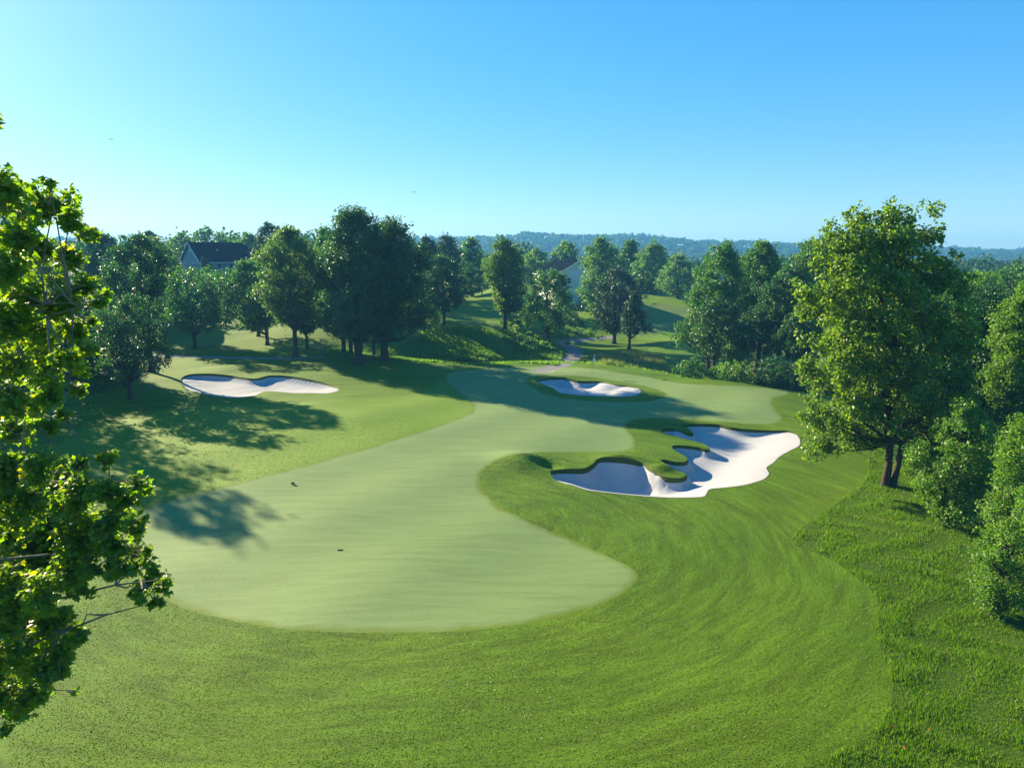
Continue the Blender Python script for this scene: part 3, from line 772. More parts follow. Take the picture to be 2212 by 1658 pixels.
def hero_left():
    rng = np.random.default_rng(11)
    Y0 = 12.0; x0 = -13.6
    z = zat(x0, Y0)
    o = bpy.data.objects.new('sycamore_tree', None); COL.objects.link(o); o.location = (x0, Y0, z)
    tag(o, 'nearest tree, large lobed leaves glowing yellow-green along the left edge', 'tree')
    cp = [(20,420,45),(70,440,42),(125,432,36),(98,398,16),(155,470,28),(190,500,22),(40,500,45),(15,560,55),(90,545,36),(145,560,32),(60,620,50),(125,640,44),(190,608,24),(212,650,16),(20,680,55),(80,715,48),(150,705,32),(195,690,14),(228,632,12),
        (25,780,48),(90,790,48),(150,775,34),(188,752,20),(180,800,16),(15,860,45),(70,870,30),(115,850,30),(165,835,18),(45,930,34),(100,915,22),(140,895,16),
        (20,1000,42),(80,1005,42),(132,1015,30),(172,1000,20),(225,990,18),(240,975,9),(30,1070,58),(100,1080,58),(165,1075,46),(225,1062,26),(262,1075,24),(292,1042,18),(312,1055,12),(30,1150,58),(110,1160,56),(180,1150,46),(238,1135,30),(288,1128,22),(300,1150,14),
        (60,1235,52),(140,1228,34),(200,1222,22),(268,1222,26),(300,1195,20),(330,1238,20),(362,1250,12),(335,1300,14),(300,1285,14),(320,1190,12),(30,1320,46),(92,1310,36),(140,1330,24),(25,1395,46),(85,1388,36),(128,1405,24),(165,1378,18),(150,1365,20),(205,1160,34),(250,1180,26),(60,1185,50),(150,1195,44),(20,1290,50),(110,1270,42),(175,1265,24),(60,1360,46),(110,1350,40),(45,1430,46),(110,1435,32),(20,1500,36),(60,1500,30),(285,1060,20),(255,1110,24),(345,1268,16),(312,1262,18),(240,1215,20),(25,1465,42),(85,1460,30),(130,1452,16),(30,1530,26),(90,1500,20),(160,1495,7),(15,1570,14),(-6,262,11),(-40,250,24)]
    cl = []
    for i, (u, v, r) in enumerate(cp):
        Yd = 12.0 + rng.uniform(-1.3, 1.5)
        dx, dy, dz = ray(u, v); t = Yd / dy
        cl.append((np.array([dx * t - x0, Yd - Y0, CAM_H + dz * t - z]), r / FPX * Yd * (1.2 if v < 1040 else 1.42)))
    vis = len(cl)
    # the rest of the crown, left of the frame
    for i in range(95):
        a = rng.uniform(0, 2 * math.pi); tt = rng.random(); Rr = 4.6 * math.sin(math.pi * (.15 + .8 * tt)) ** .6 * rng.uniform(.4, 1)
        c = np.array([Rr * math.cos(a) - .3, Rr * math.sin(a), 5.2 + 12.0 * tt])
        if c[0] + x0 + .9 > -(c[1] + Y0) * .77: continue
        cl.append((c, rng.uniform(.5, .9)))
    LEAF = .122
    LV0, LF0 = lobed_leaf()
    Cs, Ns, vi = [], [], []
    for j, (c, r) in enumerate(cl):
        k = max(14, int((3.0 if j < vis else .5) * 4 * math.pi * r * r / LEAF ** 2))
        sub = max(5, int(7 + r * 14)); sc = rdir(rng, sub) * r * rng.uniform(.2, .85, (sub, 1)) + c
        idx = rng.integers(0, sub, k); d = rdir(rng, k)
        p = sc[idx] + d * (r * .45 * rng.random((k, 1)) ** .4)
        nn = rdir(rng, k) * .75 + d * .25 + np.array([0, 0, .65]); nn /= np.linalg.norm(nn, axis=1, keepdims=True)
        Cs.append(p); Ns.append(nn); vi.append(np.full(k, j < vis))
    C = np.vstack(Cs); Nn = np.vstack(Ns); vi = np.concatenate(vi)
    n = len(C)
    a = rng.normal(size=(n, 3)) + np.array([0, 0, -.8]); a -= Nn * (a * Nn).sum(1, keepdims=True); a /= np.linalg.norm(a, axis=1, keepdims=True)
    b = np.cross(a, Nn); s = LEAF * rng.uniform(.6, 1.25, n)
    Mt = np.stack([b, a, Nn], 2)                      # columns: x, y, z of the leaf
    # the 300 leaves that show largest: nearest to the camera in the visible clumps
    dist = np.linalg.norm(C + np.array([x0, Y0, z]) - np.array([0, 0, CAM_H]), axis=1)
    show = s / dist * (np.abs((Nn * ((C + np.array([x0, Y0, z - CAM_H])) / dist[:, None])).sum(1)) + .2)
    show[~vi] = 0
    # only leaves in the frame
    Pw = C + np.array([x0, Y0, z]); fr = Pw[:, 0] > -Pw[:, 1] * .72; show[~fr] = 0
    top = np.argsort(-show)[:300]
    rest = np.ones(n, bool); rest[top] = False
    SV, SF = lobed_leaf(True)
    V = np.einsum('nij,kj->nki', Mt[rest], SV) * s[rest][:, None, None] + C[rest][:, None]
    k = len(SV)
    F = (SF[None] + (np.arange(rest.sum()) * k)[:, None, None]).reshape(-1, 6)
    add('leaf_mass', new_mesh('leaf_mass', V.reshape(-1, 3), F, M['leaf_syc_near']), o, kind='stuff')
    lm = new_mesh('leaf', LV0, LF0, M['leaf_single'])
    from mathutils import Matrix
    for i in top:
        q = bpy.data.objects.new('leaf', lm); COL.objects.link(q); q.parent = o
        m4 = Matrix([list(Mt[i][r] * s[i]) + [C[i][r]] for r in range(3)] + [[0, 0, 0, 1]])
        q.matrix_local = m4
    mb = MB(); hh = np.linspace(0, 16, 12)
    P = np.stack([.25 * np.sin(hh * .35), .2 * np.cos(hh * .4), hh], 1); P[0, 2] = -.5
    mb.tube(P, .34 * np.linspace(1, .12, 12) + .03, 12)
    add('trunk', mb.mesh('trunk', M['bark_pale'], True), o)
    mb = MB()
    # main boughs, then twigs to every clump
    vc = [c for c, r in cl[:vis]]
    bough = []
    for hz in (4.2, 5.6, 7.0, 8.6, 10.2, 11.6, 13.0):
        near = [c for c in vc if abs(c[2] - hz - 1.0) < 1.2]
        if not near: continue
        tip = max(near, key=lambda c: c[0])
        p0 = np.array([.2 * math.sin(hz * .35), .15, hz - 1.0])
        q = [p0, p0 + (tip - p0) * .3 + np.array([0, .2, .5]), p0 + (tip - p0) * .6 + np.array([0, -.15, .25]), p0 + (tip - p0) * .85 + np.array([0, .1, .12]), tip]
        mb.tube(q, [.06, .042, .028, .016, .006], 6, False); bough.append(np.array(q))
    allb = np.vstack([np.vstack([b_[i] * (1 - t) + b_[i + 1] * t for i in range(4) for t in (0, .5)]) for b_ in bough])
    for c, r in cl:
        d = np.linalg.norm(allb - c, axis=1); p0 = allb[d.argmin()] if (c[0] > 1.0 and c[2] < 15.6) else np.array([0, 0, max(3, c[2] - 1.2)])
        m1 = (p0 + c) / 2 + rng.normal(size=3) * .12
        mb.tube([p0, (p0 + m1) / 2 + rng.normal(size=3) * .04, m1, c + rng.normal(size=3) * .05, c + rdir(rng, 1)[0] * r * .7], [.02, .016, .012, .008, .004], 5, False)
        for _ in range(3):
            e = c + rdir(rng, 1)[0] * r * .8
            mb.tube([m1 * .3 + c * .7, (m1 * .3 + c * .7 + e) / 2 + rng.normal(size=3) * .03, e], [.011, .008, .003], 4, False)
    add('branches', mb.mesh('branches', M['bark_pale'], True), o)
M['leaf_syc_near'] = leafmat('near_sycamore_leaves', (.040, .105, .016), (.075, .150, .018), (.19, .21, .015), .54, .45, .18, .42, (4.2, 3.6, .5))
M['leaf_single'] = M['leaf_syc_near']
hero_left()

# trees standing left of the frame, whose shadows reach into the picture
src = TREES[0]
OFF = [(-51, 65.5, 20, 10.5, 'tallest dark tree at the left edge, behind the near sycamore'), (-46, 50, 14, 11, 'tall dark tree just outside the left edge, level with the tree shadows'), (-50, 61, 14, 11, 'dark tree left of the cart path, behind the near sycamore'), (-55, 72, 15, 12, 'tall dark tree at the left end of the cart path'),
       (-58, 84, 14, 11, 'dark tree left of the frame, beyond the cart path'), (-41, 38, 12, 9, 'smaller dark tree left of the frame, level with the near marker'), (-64, 60, 15, 11, 'dark tree farthest outside the left edge')]
for i, (x, y, H, W, lab) in enumerate(OFF):
    copy_tree(src[0], src[1], src[2], 'tree', lab, x, y, H, W, i * 1.3, group='trees left of the cart path')

# background woodland between the named trees and the ridge
def wood():
    rng = np.random.default_rng(5)
    V, F, n0 = [], [], 0
    def crown(x, y, H, W, leaf, cnt):
        nonlocal n0
        z = float(base_h(np.array(x), np.array(y)))
        nl = 16
        d = rdir(rng, nl); d[:, 2] = np.abs(d[:, 2]) * 1.0 - .25
        sc = d * np.array([W * .36, W * .36, H * .33]) + np.array([0, 0, H * .56])
        idx = rng.integers(0, nl, cnt); dd = rdir(rng, cnt)
        p = sc[idx] + dd * W * .19 * rng.random((cnt, 1)) ** .33
        nn = rdir(rng, cnt) + dd * .6 + np.array([0, 0, .5]); nn /= np.linalg.norm(nn, axis=1, keepdims=True)
        v, f = leaf_quads(p + np.array([x, y, z]), nn, leaf, rng, .8)
        V.append(v); F.append(f + n0); n0 += len(v)
    # belt behind the named trees
    for i in range(430):
        y = rng.uniform(215, 520); x = rng.uniform(-.85, .85) * y
        u = x / y * FPX + UC
        H = rng.uniform(9, 14) if u > 900 else rng.uniform(10, 15)
        crown(x, y, H, H * rng.uniform(.7, 1.0), y * .0052, 150)
    for i in range(4200):
        y = 520 + 930 * rng.random() ** .7; x = rng.uniform(-.85, .85) * y
        H = rng.uniform(10, 16)
        crown(x, y, H, H * rng.uniform(.9, 1.3), y * .0046, int(np.interp(y, [500, 1400], [58, 26])))
    return np.vstack(V), np.vstack(F)
wv_, wf_ = wood()
m_wood = leafmat('distant_woodland_leaves', (.020, .060, .032), (.034, .085, .040), (.06, .11, .04), .25, .15, .08, .6)
# split in two masses: the woodland in the valley and the trees clothing the ridge
yc_ = wv_[wf_[:, 0], 1]
for nm, sel, lab in (('valley_woodland', yc_ < 900, 'continuous woodland filling the valley below the far ridge'), ('ridge_woodland', yc_ >= 900, 'hazy blue woodland clothing the far ridge')):
    f = wf_[sel]; u_, inv = np.unique(f, return_inverse=True)
    add(nm, new_mesh(nm, wv_[u_], inv.reshape(-1, 4), m_wood), kind='stuff', label=lab, cat='woodland')

# ------------------------------------------------------------------ undergrowth and grasses
def blades(P, h, wd, rng, lean=.45, seg=1):
    n = len(P); a = rng.uniform(0, 2 * math.pi, n); l = rng.uniform(0, lean, n) * h
    b = rng.uniform(0, 2 * math.pi, n)
    sx = np.stack([np.cos(a), np.sin(a), np.zeros(n)], 1) * wd[:, None] * .5
    tip = P + np.stack([np.cos(b) * l, np.sin(b) * l, h], 1)
    V = np.stack([P - sx, P + sx, tip], 1).reshape(-1, 3)
    return V, np.arange(n * 3).reshape(-1, 3)

def scatter(poly, n, rng, dens_fn=None):
    a, b = poly.min(0), poly.max(0); out = []
    tot = 0
    while tot < n:
        p = rng.uniform(a, b, (n * 2, 2)); p = p[inside(p, poly)]
        if dens_fn is not None: p = p[rng.random(len(p)) < dens_fn(p)]
        out.append(p); tot += len(p)
        if len(out) > 40: break
    return np.vstack(out)[:n]

def grassmat(name, c1, c2, c3, trans=.4):
    return leafmat(name, c1, c2, c3, trans, .3, .2, .5)

def grasses():
    rng = np.random.default_rng(21)
    def near_den(p):
        d = p[:, 1]; infr = (np.abs(p[:, 0]) < d * .80 + 2) & (d > 14)
        cl = .5 + .5 * np.sin(p[:, 0] * 1.9 + 2 * np.sin(p[:, 1] * 1.1)) * np.sin(p[:, 1] * 1.7 + 1.3 * np.sin(p[:, 0]))
        return infr * (22 / np.maximum(d, 22)) ** 1.3 * (.35 + .65 * cl)
    p = scatter(ZON['long'], 150000, rng, near_den)
    P = np.column_stack([p, surface_fast(p) - .02])
    d = p[:, 1]
    cl = .5 + .5 * np.sin(p[:, 0] * 1.9 + 2 * np.sin(p[:, 1] * 1.1)) * np.sin(p[:, 1] * 1.7 + 1.3 * np.sin(p[:, 0]))
    h = rng.uniform(.06, .18, len(p)) * (.45 + 1.1 * cl); wd = rng.uniform(.018, .04, len(p)) * np.maximum(1, d / 26)
    V, F = blades(P, h, wd, rng, .7)
    add('long_grass', new_mesh('long_grass', V, F, grassmat('long_grass_blades', (.058, .130, .006), (.095, .175, .010), (.20, .20, .04))), kind='stuff', label='lush uncut grass between the mown turf and the right hand trees', cat='grass')
    def rough_den(p):
        d = p[:, 1]; return (np.abs(p[:, 0]) < d * .78 + 1) * (19 / np.maximum(d, 19)) ** 2.2
    box = np.array([[-42, 16], [42, 16], [42, 56], [-42, 56]], float)
    p = scatter(box, 160000, rng, rough_den)
    keep = ~inside(p, ZON['fairway']) & ~inside(p, ZON['long']) & ~inside(p, ZON['path_a'])
    for k in BK: keep &= ~inside(p, BK[k])
    p = p[keep]; d = p[:, 1]
    P = np.column_stack([p, surface_fast(p) - .004])
    V, F = blades(P, rng.uniform(.015, .04, len(p)), rng.uniform(.03, .05, len(p)) * np.maximum(1, d / 22), rng, 1.6)
    add('mown_grass_blades', new_mesh('mown_grass_blades', V, F, grassmat('mown_blades', (.072, .128, .005), (.095, .150, .008), (.13, .165, .02), .3)), kind='stuff', label='short mown grass blades on the near rough', cat='grass')
    # bank beyond the crest
    p = scatter(ZON['bank'], 60000, rng)
    P = np.column_stack([p, surface_fast(p) - .05])
    V, F = blades(P, rng.uniform(.2, .55, len(p)), rng.uniform(.10, .2, len(p)), rng, .8)
    add('bank_tall_grass', new_mesh('bank_tall_grass', V, F, grassmat('bank_grass_blades', (.08, .16, .025), (.12, .21, .035), (.20, .24, .08))), kind='stuff', label='tufted rough grass covering the bank behind the green', cat='grass')
    p = scatter(ZON['fescue'], 26000, rng)
    P = np.column_stack([p, surface_fast(p) - .05])
    V, F = blades(P, rng.uniform(.4, 1.15, len(p)), rng.uniform(.07, .14, len(p)), rng, .4)
    add('meadow_grass', new_mesh('meadow_grass', V, F, grassmat('meadow_grass_blades', (.20, .20, .10), (.14, .19, .07), (.30, .22, .16), .3)), kind='stuff', label='tall pinkish meadow grass beyond the flag green', cat='grass')
    # fringe of longer grass along the crest and the left path
    cx = np.linspace(-46, 24, 9000); p = np.column_stack([cx + rng.normal(size=9000) * .2, ycrest(cx) + rng.uniform(1.6, 5.0, 9000)])
    P = np.column_stack([p, surface_fast(p) - .03])
    V, F = blades(P, rng.uniform(.15, .45, len(p)), rng.uniform(.08, .15, len(p)), rng, .6)
    add('fringe_grass', new_mesh('fringe_grass', V, F, grassmat('fringe_grass_blades', (.10, .18, .03), (.13, .22, .04), (.20, .24, .07))), kind='stuff', label='ragged grass fringe along the far edge of the mown ground', cat='grass')
    # leafy undergrowth under the woods on the right
    und = []
    for (u, v, r, n) in [(2010, 1010, 1.6, 10), (2060, 1010, 2.0, 12), (1960, 985, 1.8, 10), (1900, 960, 1.2, 6), (2120, 1120, 1.3, 8)]:
        for _ in range(n):
            uu, vv = u + rng.normal() * 28, v + rng.normal() * 14
            x, y = hit(uu, vv); zz = zat(x, y); und.append((np.array([x, y, zz + .25]), rng.uniform(.35, .75)))
    C, Nn = crown_points(rng, und, .14, .5, .6)
    V, F = leaf_quads(C, Nn, .15, rng)
    add('undergrowth', new_mesh('undergrowth', V, F, M['leaf_mid']), kind='stuff', label='leafy undergrowth below the right hand woodland', cat='undergrowth')
    und = []
    for (u, v, s1, s2, n, r0, r1) in [(1160, 748, 30, 8, 34, .5, 1.0), (1240, 722, 30, 6, 26, .5, 1.1), (1120, 735, 18, 6, 14, .4, .8), (150, 830, 60, 6, 30, .6, 1.2), (1110, 700, 20, 6, 12, .5, .9), (985, 775, 40, 5, 22, .3, .6), (1030, 780, 30, 5, 16, .3, .6)]:
        for _ in range(n):
            uu, vv = u + rng.normal() * s1, v + rng.normal() * s2
            x, y = hit(uu, min(vv, 782) if u > 300 else vv)
            if u > 900 and y < 100: continue
            und.append((np.array([x, y, zat(x, y) + .3]), rng.uniform(r0, r1)))
    C, Nn = crown_points(rng, und, .34, .8, .6)
    V, F = leaf_quads(C, Nn, .34, rng)
    add('scrub', new_mesh('scrub', V, F, M['leaf_bright']), kind='stuff', label='weedy scrub on the bank around the middle trees', cat='scrub')
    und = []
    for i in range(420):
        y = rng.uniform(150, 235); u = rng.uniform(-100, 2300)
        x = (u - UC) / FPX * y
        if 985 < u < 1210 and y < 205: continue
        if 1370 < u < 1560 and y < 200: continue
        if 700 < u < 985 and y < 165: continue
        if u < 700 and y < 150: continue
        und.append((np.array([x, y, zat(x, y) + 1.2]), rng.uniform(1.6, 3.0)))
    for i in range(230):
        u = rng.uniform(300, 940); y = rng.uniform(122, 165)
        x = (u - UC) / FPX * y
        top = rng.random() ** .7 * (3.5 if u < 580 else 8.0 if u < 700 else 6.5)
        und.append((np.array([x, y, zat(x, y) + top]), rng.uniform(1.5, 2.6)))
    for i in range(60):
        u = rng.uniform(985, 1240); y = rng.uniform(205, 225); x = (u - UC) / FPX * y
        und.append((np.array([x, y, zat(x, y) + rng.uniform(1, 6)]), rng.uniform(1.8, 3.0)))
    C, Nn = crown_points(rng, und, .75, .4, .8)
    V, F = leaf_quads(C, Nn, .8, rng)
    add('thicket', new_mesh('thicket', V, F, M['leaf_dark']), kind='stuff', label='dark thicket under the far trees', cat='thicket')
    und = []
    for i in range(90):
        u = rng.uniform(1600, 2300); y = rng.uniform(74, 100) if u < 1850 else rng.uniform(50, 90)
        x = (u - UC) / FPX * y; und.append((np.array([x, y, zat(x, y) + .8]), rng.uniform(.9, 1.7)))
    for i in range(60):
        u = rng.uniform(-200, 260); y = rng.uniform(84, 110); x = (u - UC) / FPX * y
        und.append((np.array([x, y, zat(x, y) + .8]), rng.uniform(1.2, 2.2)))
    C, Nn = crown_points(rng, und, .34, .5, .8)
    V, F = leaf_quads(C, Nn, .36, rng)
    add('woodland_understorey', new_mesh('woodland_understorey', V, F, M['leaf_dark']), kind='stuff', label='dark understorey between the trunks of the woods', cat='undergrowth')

def surface_fast(p): return surface(p)
grasses()

# ------------------------------------------------------------------ houses
M['siding'] = plain('grey_siding', (.24, .29, .32), .85, .05, 1.0)
M['siding_white'] = plain('white_siding', (.78, .78, .78), .8, .03, 1.0)
M['shingle'] = plain('dark_shingles', (.008, .011, .022), .95, .3, 3.0, .02)
M['trim'] = plain('white_trim', (.80, .80, .78), .6, .03)
M['glass'] = plain('window_glass', (.05, .06, .07), .08, .02)
M['stone'] = plain('foundation', (.25, .24, .22), .9, .2)
def world_at(u, v, Y):
    dx, dy, dz = ray(u, v); t = Y / dy; return np.array([dx * t, Y, CAM_H + dz * t])

def house(label, u, v_apex, D, rot, gw, gl, rise, wallh, siding, wins=(), hip=True, vent=True, base=None):
    """gable wall faces local -Y, ridge runs along local +Y; apex of the near gable at pixel (u, v_apex)"""
    A = world_at(u, v_apex, D); gz = zat(A[0], A[1] + 4) - .5
    o = bpy.data.objects.new('house', None); COL.objects.link(o); o.location = (A[0], A[1], gz); o.rotation_euler = (0, 0, R(rot))
    tag(o, label, 'house')
    top = A[2] - gz; e = top - rise; b = 0.0; hw = gw / 2
    mb = MB()
    mb.slab([(-hw, 0, b), (hw, 0, b), (hw, 0, e), (0, 0, top - .12), (-hw, 0, e)], .2)
    mb.slab([(hw, .21, b), (hw, gl, b), (hw, gl, e), (hw, .21, e)], .2)
    mb.slab([(hw - .21, gl, b), (-hw + .21, gl, b), (-hw + .21, gl, e), (hw - .21, gl, e)], .2)
    mb.slab([(-hw, gl, b), (-hw, .21, b), (-hw, .21, e), (-hw, gl, e)], .2)
    add('wall', mb.mesh('wall', M[siding]), o)
    ov = .45; sl_ = rise / hw
    ex, ez = hw + ov, e - ov * sl_
    hy = gl - (hw if hip else 0)
    mb = MB()
    mb.slab([(ex, -ov, ez), (ex, gl + ov, ez), (0, hy, top), (0, -ov, top)], -.14)
    mb.slab([(-ex, gl + ov, ez), (-ex, -ov, ez), (0, -ov, top), (0, hy, top)], -.14)
    if hip: mb.slab([(ex, gl + ov, ez), (-ex, gl + ov, ez), (0, hy, top)], -.14)
    rf = add('roof', mb.mesh('roof', M['shingle']), o)
    mb = MB(); mb.tube([(hw * .5, gl * .3, e + rise * .42), (hw * .5, gl * .3, e + rise * .5 + .55)], .09, 8)
    add('vent_pipe', mb.mesh('vent_pipe', M['trim']), rf)
    for sx in (1, -1):
        mb = MB(); mb.slab([(sx * (ex + .02), -ov - .03, ez - .12), (0, -ov - .03, top - .10), (0, -ov - .03, top + .17), (sx * (ex + .02), -ov - .03, ez + .15)], .06 * sx)
        add('barge_board', mb.mesh('barge_board', M['trim']), o)
        mb = MB(); mb.box(min(sx * ex, sx * (ex + .12)), max(sx * ex, sx * (ex + .12)), -ov, gl + ov, ez - .14, ez + .02)
        add('gutter', mb.mesh('gutter', M['trim']), o)
    def window(face, c, z0, z1, wd):
        fr = MB(); pn = MB()
        t_ = .09
        if face == 'front':
            for a in ((c - wd / 2 - t_, c - wd / 2, z0 - t_, z1 + t_), (c + wd / 2, c + wd / 2 + t_, z0 - t_, z1 + t_), (c - wd / 2, c + wd / 2, z1, z1 + t_), (c - wd / 2, c + wd / 2, z0 - t_, z0), (c - wd / 2, c + wd / 2, (z0 + z1) / 2 - .03, (z0 + z1) / 2 + .03)):
                fr.box(a[0], a[1], -.07, -.003, a[2], a[3])
            pn.box(c - wd / 2, c + wd / 2, -.03, -.004, z0, z1)
        else:
            for a in ((c - wd / 2 - t_, c - wd / 2, z0 - t_, z1 + t_), (c + wd / 2, c + wd / 2 + t_, z0 - t_, z1 + t_), (c - wd / 2, c + wd / 2, z1, z1 + t_), (c - wd / 2, c + wd / 2, z0 - t_, z0), (c - wd / 2, c + wd / 2, (z0 + z1) / 2 - .03, (z0 + z1) / 2 + .03)):
                fr.box(hw + .003, hw + .07, a[0], a[1], a[2], a[3])
            pn.box(hw + .004, hw + .03, c - wd / 2, c + wd / 2, z0, z1)
        f = add('window', fr.mesh('window', M['trim']), o)
        add('pane', pn.mesh('pane', M['glass']), f)
    for f_, c, za, zb, wd in wins: window(f_, c, e + za, e + zb, wd)
    if vent:
        mb = MB(); mb.box(-.28, .28, -.06, -.003, e + rise * .48, e + rise * .62)
        for k in range(4): mb.box(-.24, .24, -.09, -.065, e + rise * .49 + k * .13, e + rise * .49 + k * .13 + .05)
        add('gable_vent', mb.mesh('gable_vent', M['trim']), o)
    if base:
        pass
    return o, e
house('grey sided house with a dark roof and white gable trim, left in the trees', 409, 524, 158, -42, 9.6, 17.0, 4.0, 5, 'siding',
      [('front', -3.6, -2.0, -.7, .8), ('front', 1.4, -2.0, -.7, .8), ('side', 2.2, -2.6, -.6, .9), ('side', 4.2, -2.6, -.6, .9), ('side', 7.0, -2.6, -.6, .9), ('front', -2.0, -4.8, -3.4, .9)], hip=True)
house('white gabled house with dark roof showing between trees in the middle', 1250, 565, 178, 20, 12.0, 15.0, 3.1, 5, 'siding_white', [('front', 2.6, -2.4, -1.0, .9), ('front', -2.6, -2.4, -1.0, .9)], hip=False)
house('dark roofed house mostly hidden behind the low round tree', 1168, 556, 212, 40, 9, 14, 2.6, 5, 'siding', [('front', 0, -2.2, -.8, .9)], hip=True, vent=False)
house('house with a thin white gable edge visible right of the evergreen', 1352, 562, 214, 15, 9, 12, 3.0, 5, 'siding_white', [('front', 2.6, -2.2, -.8, .9)], hip=False, vent=False)
house('pale blue-grey house side glimpsed left of the forked tree', 322, 600, 118, 20, 6, 10, 2.0, 4, 'siding', [('front', 0, -2.2, -.8, .9)], hip=False, vent=False)
T('arborvitae', 'narrow dark conical shrub against the gable of the grey house', 439, 556, 426, 452, 585, D=150, mat='leaf_dark', kind='cone', cat='shrub', dens=1.6)

# ------------------------------------------------------------------ small things
M['red'] = plain('red_paint', (.55, .05, .03), .5, .05)
M['white'] = plain('white_paint', (.8, .8, .8), .5, .03)
M['dark_metal'] = plain('dark_metal', (.03, .03, .035), .5, .1)
M['timber'] = plain('weathered_timber', (.10, .075, .055), .9, .3, 8.0)

def flagstick():
    x, y = hit(1278.5, 811); z = zat(x, y)
    o = bpy.data.objects.new('flagstick', None); COL.objects.link(o); o.location = (x, y, z)
    tag(o, 'thin flagstick with a small white and red flag standing on the green', 'flag')
    mb = MB(); mb.tube([(0, 0, -.1), (.03, 0, 1.1), (.09, 0, 2.3)], .012, 6); add('pole', mb.mesh('pole', M['dark_metal']), o)
    def cloth(x0, x1, z0, z1, mt, nm):
        gx = np.linspace(x0, x1, 7); gz = np.linspace(z0, z1, 6); V = []
        for zz in gz:
            for xx in gx: V.append((xx, .05 * math.sin((xx - .09) * 26) , zz - .25 * (xx - .09)))
        F = [(r * 7 + c, r * 7 + c + 1, (r + 1) * 7 + c + 1, (r + 1) * 7 + c) for r in range(5) for c in range(6)]
        b_ = MB(); b_.raw(V, F); V2 = [(a, b + .006, c) for a, b, c in V]; b_.raw(V2, [f[::-1] for f in F])
        return b_.mesh(nm, M[mt], True)
    f = add('flag', cloth(.09, .36, 1.62, 2.28, 'white', 'flag'), o)
    add('red_band', cloth(.09, .365, 2.05, 2.285, 'red', 'red_band'), f)
    mb = MB(); th = np.linspace(0, 2 * math.pi, 13)[:-1]
    V = [(math.cos(t) * .054, math.sin(t) * .054, .012) for t in th] + [(math.cos(t) * .07, math.sin(t) * .07, .012) for t in th]
    mb.raw(V, [(i, (i + 1) % 12, 12 + (i + 1) % 12, 12 + i) for i in range(12)]); add('cup_rim', mb.mesh('cup_rim', M['white']), o)
flagstick()

def marker_post():
    x, y = hit(1284, 779, base_m); z = zat(x, y)
    o = bpy.data.objects.new('marker_post', None); COL.objects.link(o); o.location = (x, y, z)
    tag(o, 'short white post with red top in the meadow grass behind the flag', 'post')
    mb = MB(); mb.box(-.16, .16, -.08, .08, -.3, 1.15); add('post', mb.mesh('post', M['white']), o)
    mb = MB(); mb.box(-.17, .17, -.09, .09, 1.152, 1.5); add('top', mb.mesh('top', M['red']), o)
marker_post()

def board(label, u, v, w_, h_, d_, legs=True, rz=0.):
    x, y = hit(u, v); z = zat(x, y)
    o = bpy.data.objects.new('tee_marker' if legs else 'bar_or_shadow_strip', None); COL.objects.link(o); o.location = (x, y, z); o.rotation_euler = (0, 0, rz)
    tag(o, label, 'marker')
    mb = MB(); mb.box(-w_ / 2, w_ / 2, -d_ / 2, d_ / 2, .04 if legs else -.02, .04 + h_); add('board', mb.mesh('board', M['timber' if legs else 'dark_metal']), o)
    if legs:
        for sx in (-1, 1):
            mb = MB(); mb.box(sx * w_ * .35 - .02, sx * w_ * .35 + .02, -.02, .02, -.1, .038); add('leg', mb.mesh('leg', M['dark_metal']), o)
        mb = MB(); mb.box(-w_ / 2 + .02, w_ / 2 - .02, -d_ / 2 - .006, -d_ / 2 - .002, .06, .02 + h_); add('face_plate', mb.mesh('face_plate', M['dark_metal']), o)
    return o
board('small dark box-shaped marker on the fairway, beside the tree shadow', 633, 1046, .20, .10, .08)
board('thin dark bar lying flat on the near fairway', 735, 1188, .26, .008, .012, False)
board('thin dark strip standing for a shadow line on the flag green', 1436, 889 * .92167 + 1, .42, .02, .05, False, .1)  # only a shadow line on the green, built as a thin dark solid
board('small dark block on the far tee', 1560 * .92167, 817 * .92167, .5, .2, .2)

def stake(label, u, v, h, r=.03, cap=None):
    x, y = hit(u, v); z = zat(x, y)
    o = bpy.data.objects.new('stake', None); COL.objects.link(o); o.location = (x, y, z); tag(o, label, 'stake')
    mb = MB(); mb.tube([(0, 0, -.2), (.01, 0, h)], r, 8); add('shaft', mb.mesh('shaft', M['dark_metal']), o)
    mb = MB(); mb.tube([(.01, 0, h + .002), (.01, 0, h + .06)], r * 1.5, 8); add('cap', mb.mesh('cap', M['dark_metal']), o)
stake('short dark stake at the turf edge left of the double trunk', 1878, 1006, .55, .025)
stake('tall thin dark pole beside the cart path and the evergreen', 1300, 737, 2.6, .05)

def fallen(label, u, v, s):
    x, y = hit(u, v); z = zat(x, y)
    o = bpy.data.objects.new('fallen_leaf', None)
    V, F = lobed_leaf(); V = V * s; V[:, 2] += .02
    me = new_mesh('fallen_leaf', V, F, M['dead_leaf'])
    add('fallen_leaf', me, loc=(x, y, z + .1), label=label, cat='leaf', group='fallen leaves in the long grass')
M['dead_leaf'] = plain('dead_leaf', (.35, .07, .03), .8, .2)
fallen('red fallen leaf in the lower right grass, nearest the bottom edge', 1955, 1622, .11)
fallen('red fallen leaf in the grass beside the mown edge, upper left of the group', 1930, 1574, .08)
fallen('red fallen leaf in the grass, right of the other two', 2007, 1582, .07)

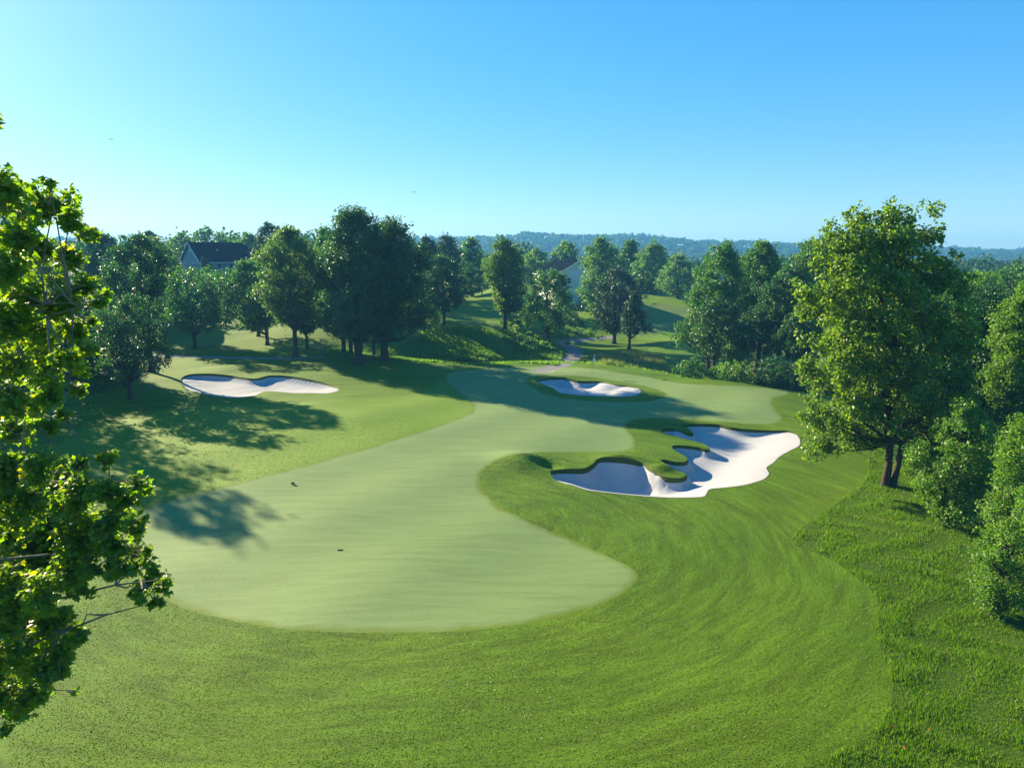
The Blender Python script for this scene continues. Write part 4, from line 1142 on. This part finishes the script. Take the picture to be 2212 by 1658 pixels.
def airplane(label, u, v, D, span, heading, bank=0.):
    p = world_at(u, v, D)
    o = bpy.data.objects.new('airplane', None); COL.objects.link(o); o.location = p; o.rotation_euler = (R(bank), 0, R(heading)); tag(o, label, 'airplane')
    L = span * 1.05; s = span
    mb = MB(); xs = np.array([-.5, -.47, -.4, -.2, .2, .38, .47, .5]) * L; rr = np.array([.02, .5, .95, 1, 1, .85, .5, .05]) * s * .058
    mb.tube(np.column_stack([xs, np.zeros(8), np.zeros(8)]), rr, 12); add('fuselage', mb.mesh('fuselage', M['plane_body'], True), o)
    for sy in (1, -1):
        mb = MB(); mb.slab([(.06 * L, sy * s * .05, -.01 * s), (-.10 * L, sy * s * .05, -.01 * s), (-.13 * L, sy * s * .5, .035 * s), (-.09 * L, sy * s * .5, .035 * s)], .008 * s * sy)
        add('wing', mb.mesh('wing', M['plane_body']), o)
        mb = MB(); mb.slab([(-.42 * L, sy * s * .02, .02 * s), (-.47 * L, sy * s * .02, .02 * s), (-.51 * L, sy * s * .18, .03 * s), (-.48 * L, sy * s * .18, .03 * s)], .005 * s * sy)
        add('tailplane', mb.mesh('tailplane', M['plane_body']), o)
        mb = MB(); mb.tube([(.05 * L, sy * s * .17, -.035 * s), (-.05 * L, sy * s * .17, -.035 * s)], .026 * s, 10); add('engine', mb.mesh('engine', M['plane_body']), o)
    mb = MB(); mb.slab([(-.38 * L, .004 * s, .05 * s), (-.49 * L, .004 * s, .05 * s), (-.53 * L, .004 * s, .2 * s), (-.48 * L, .004 * s, .2 * s)], .008 * s)
    add('tail_fin', mb.mesh('tail_fin', M['plane_body']), o)
M['plane_body'] = plain('airplane_paint', (.10, .12, .15), .4, .02)
airplane('distant airplane low in the sky at the left, tail to the right', 239, 301, 6000, 36, 178)
airplane('fainter distant airplane above the tallest trees', 895, 415, 7000, 40, 8)

def bird(label, u, v, D, s):
    p = world_at(u, v, D); o = bpy.data.objects.new('bird', None); COL.objects.link(o); o.location = p; tag(o, label, 'bird')
    mb = MB(); mb.tube([(-.5 * s, 0, 0), (-.3 * s, 0, .01), (0, 0, 0), (.3 * s, 0, .02), (.5 * s, 0, .03)], np.array([.03, .09, .13, .1, .02]) * s, 8); add('body', mb.mesh('body', M['dark_metal'], True), o)
    for sy in (1, -1):
        mb = MB(); mb.slab([(.18 * s, sy * .08 * s, .03 * s), (-.15 * s, sy * .08 * s, .03 * s), (-.1 * s, sy * .5 * s, .25 * s), (.12 * s, sy * .5 * s, .25 * s)], .02 * s * sy)
        mb.slab([(.12 * s, sy * .5 * s, .25 * s), (-.1 * s, sy * .5 * s, .25 * s), (-.22 * s, sy * .95 * s, .16 * s)], .015 * s * sy)
        add('wing', mb.mesh('wing', M['dark_metal']), o)
bird('tiny pale speck of a bird over the far ridge, left one of two', 1449, 459, 260, .45)
bird('tiny dark bird over the far ridge, right one of two', 1512, 460, 230, .5)

# ------------------------------------------------------------------ air
def haze():
    x0, x1, y0, y1, z0, z1 = -1720, 1720, -320, 1800, -30, 52
    mb = MB(); mb.box(x0, x1, y0, y1, z0, z1)
    m, t, out = mat_new('haze')
    v = N(t, 'ShaderNodeVolumePrincipled'); v.inputs['Color'].default_value = (.16, .50, 1.0, 1); v.inputs['Density'].default_value = .00038
    v.inputs['Anisotropy'].default_value = 0.1
    t.links.new(v.outputs[0], out.inputs['Volume'])
    add('haze', mb.mesh('haze', m), kind='stuff')
haze()
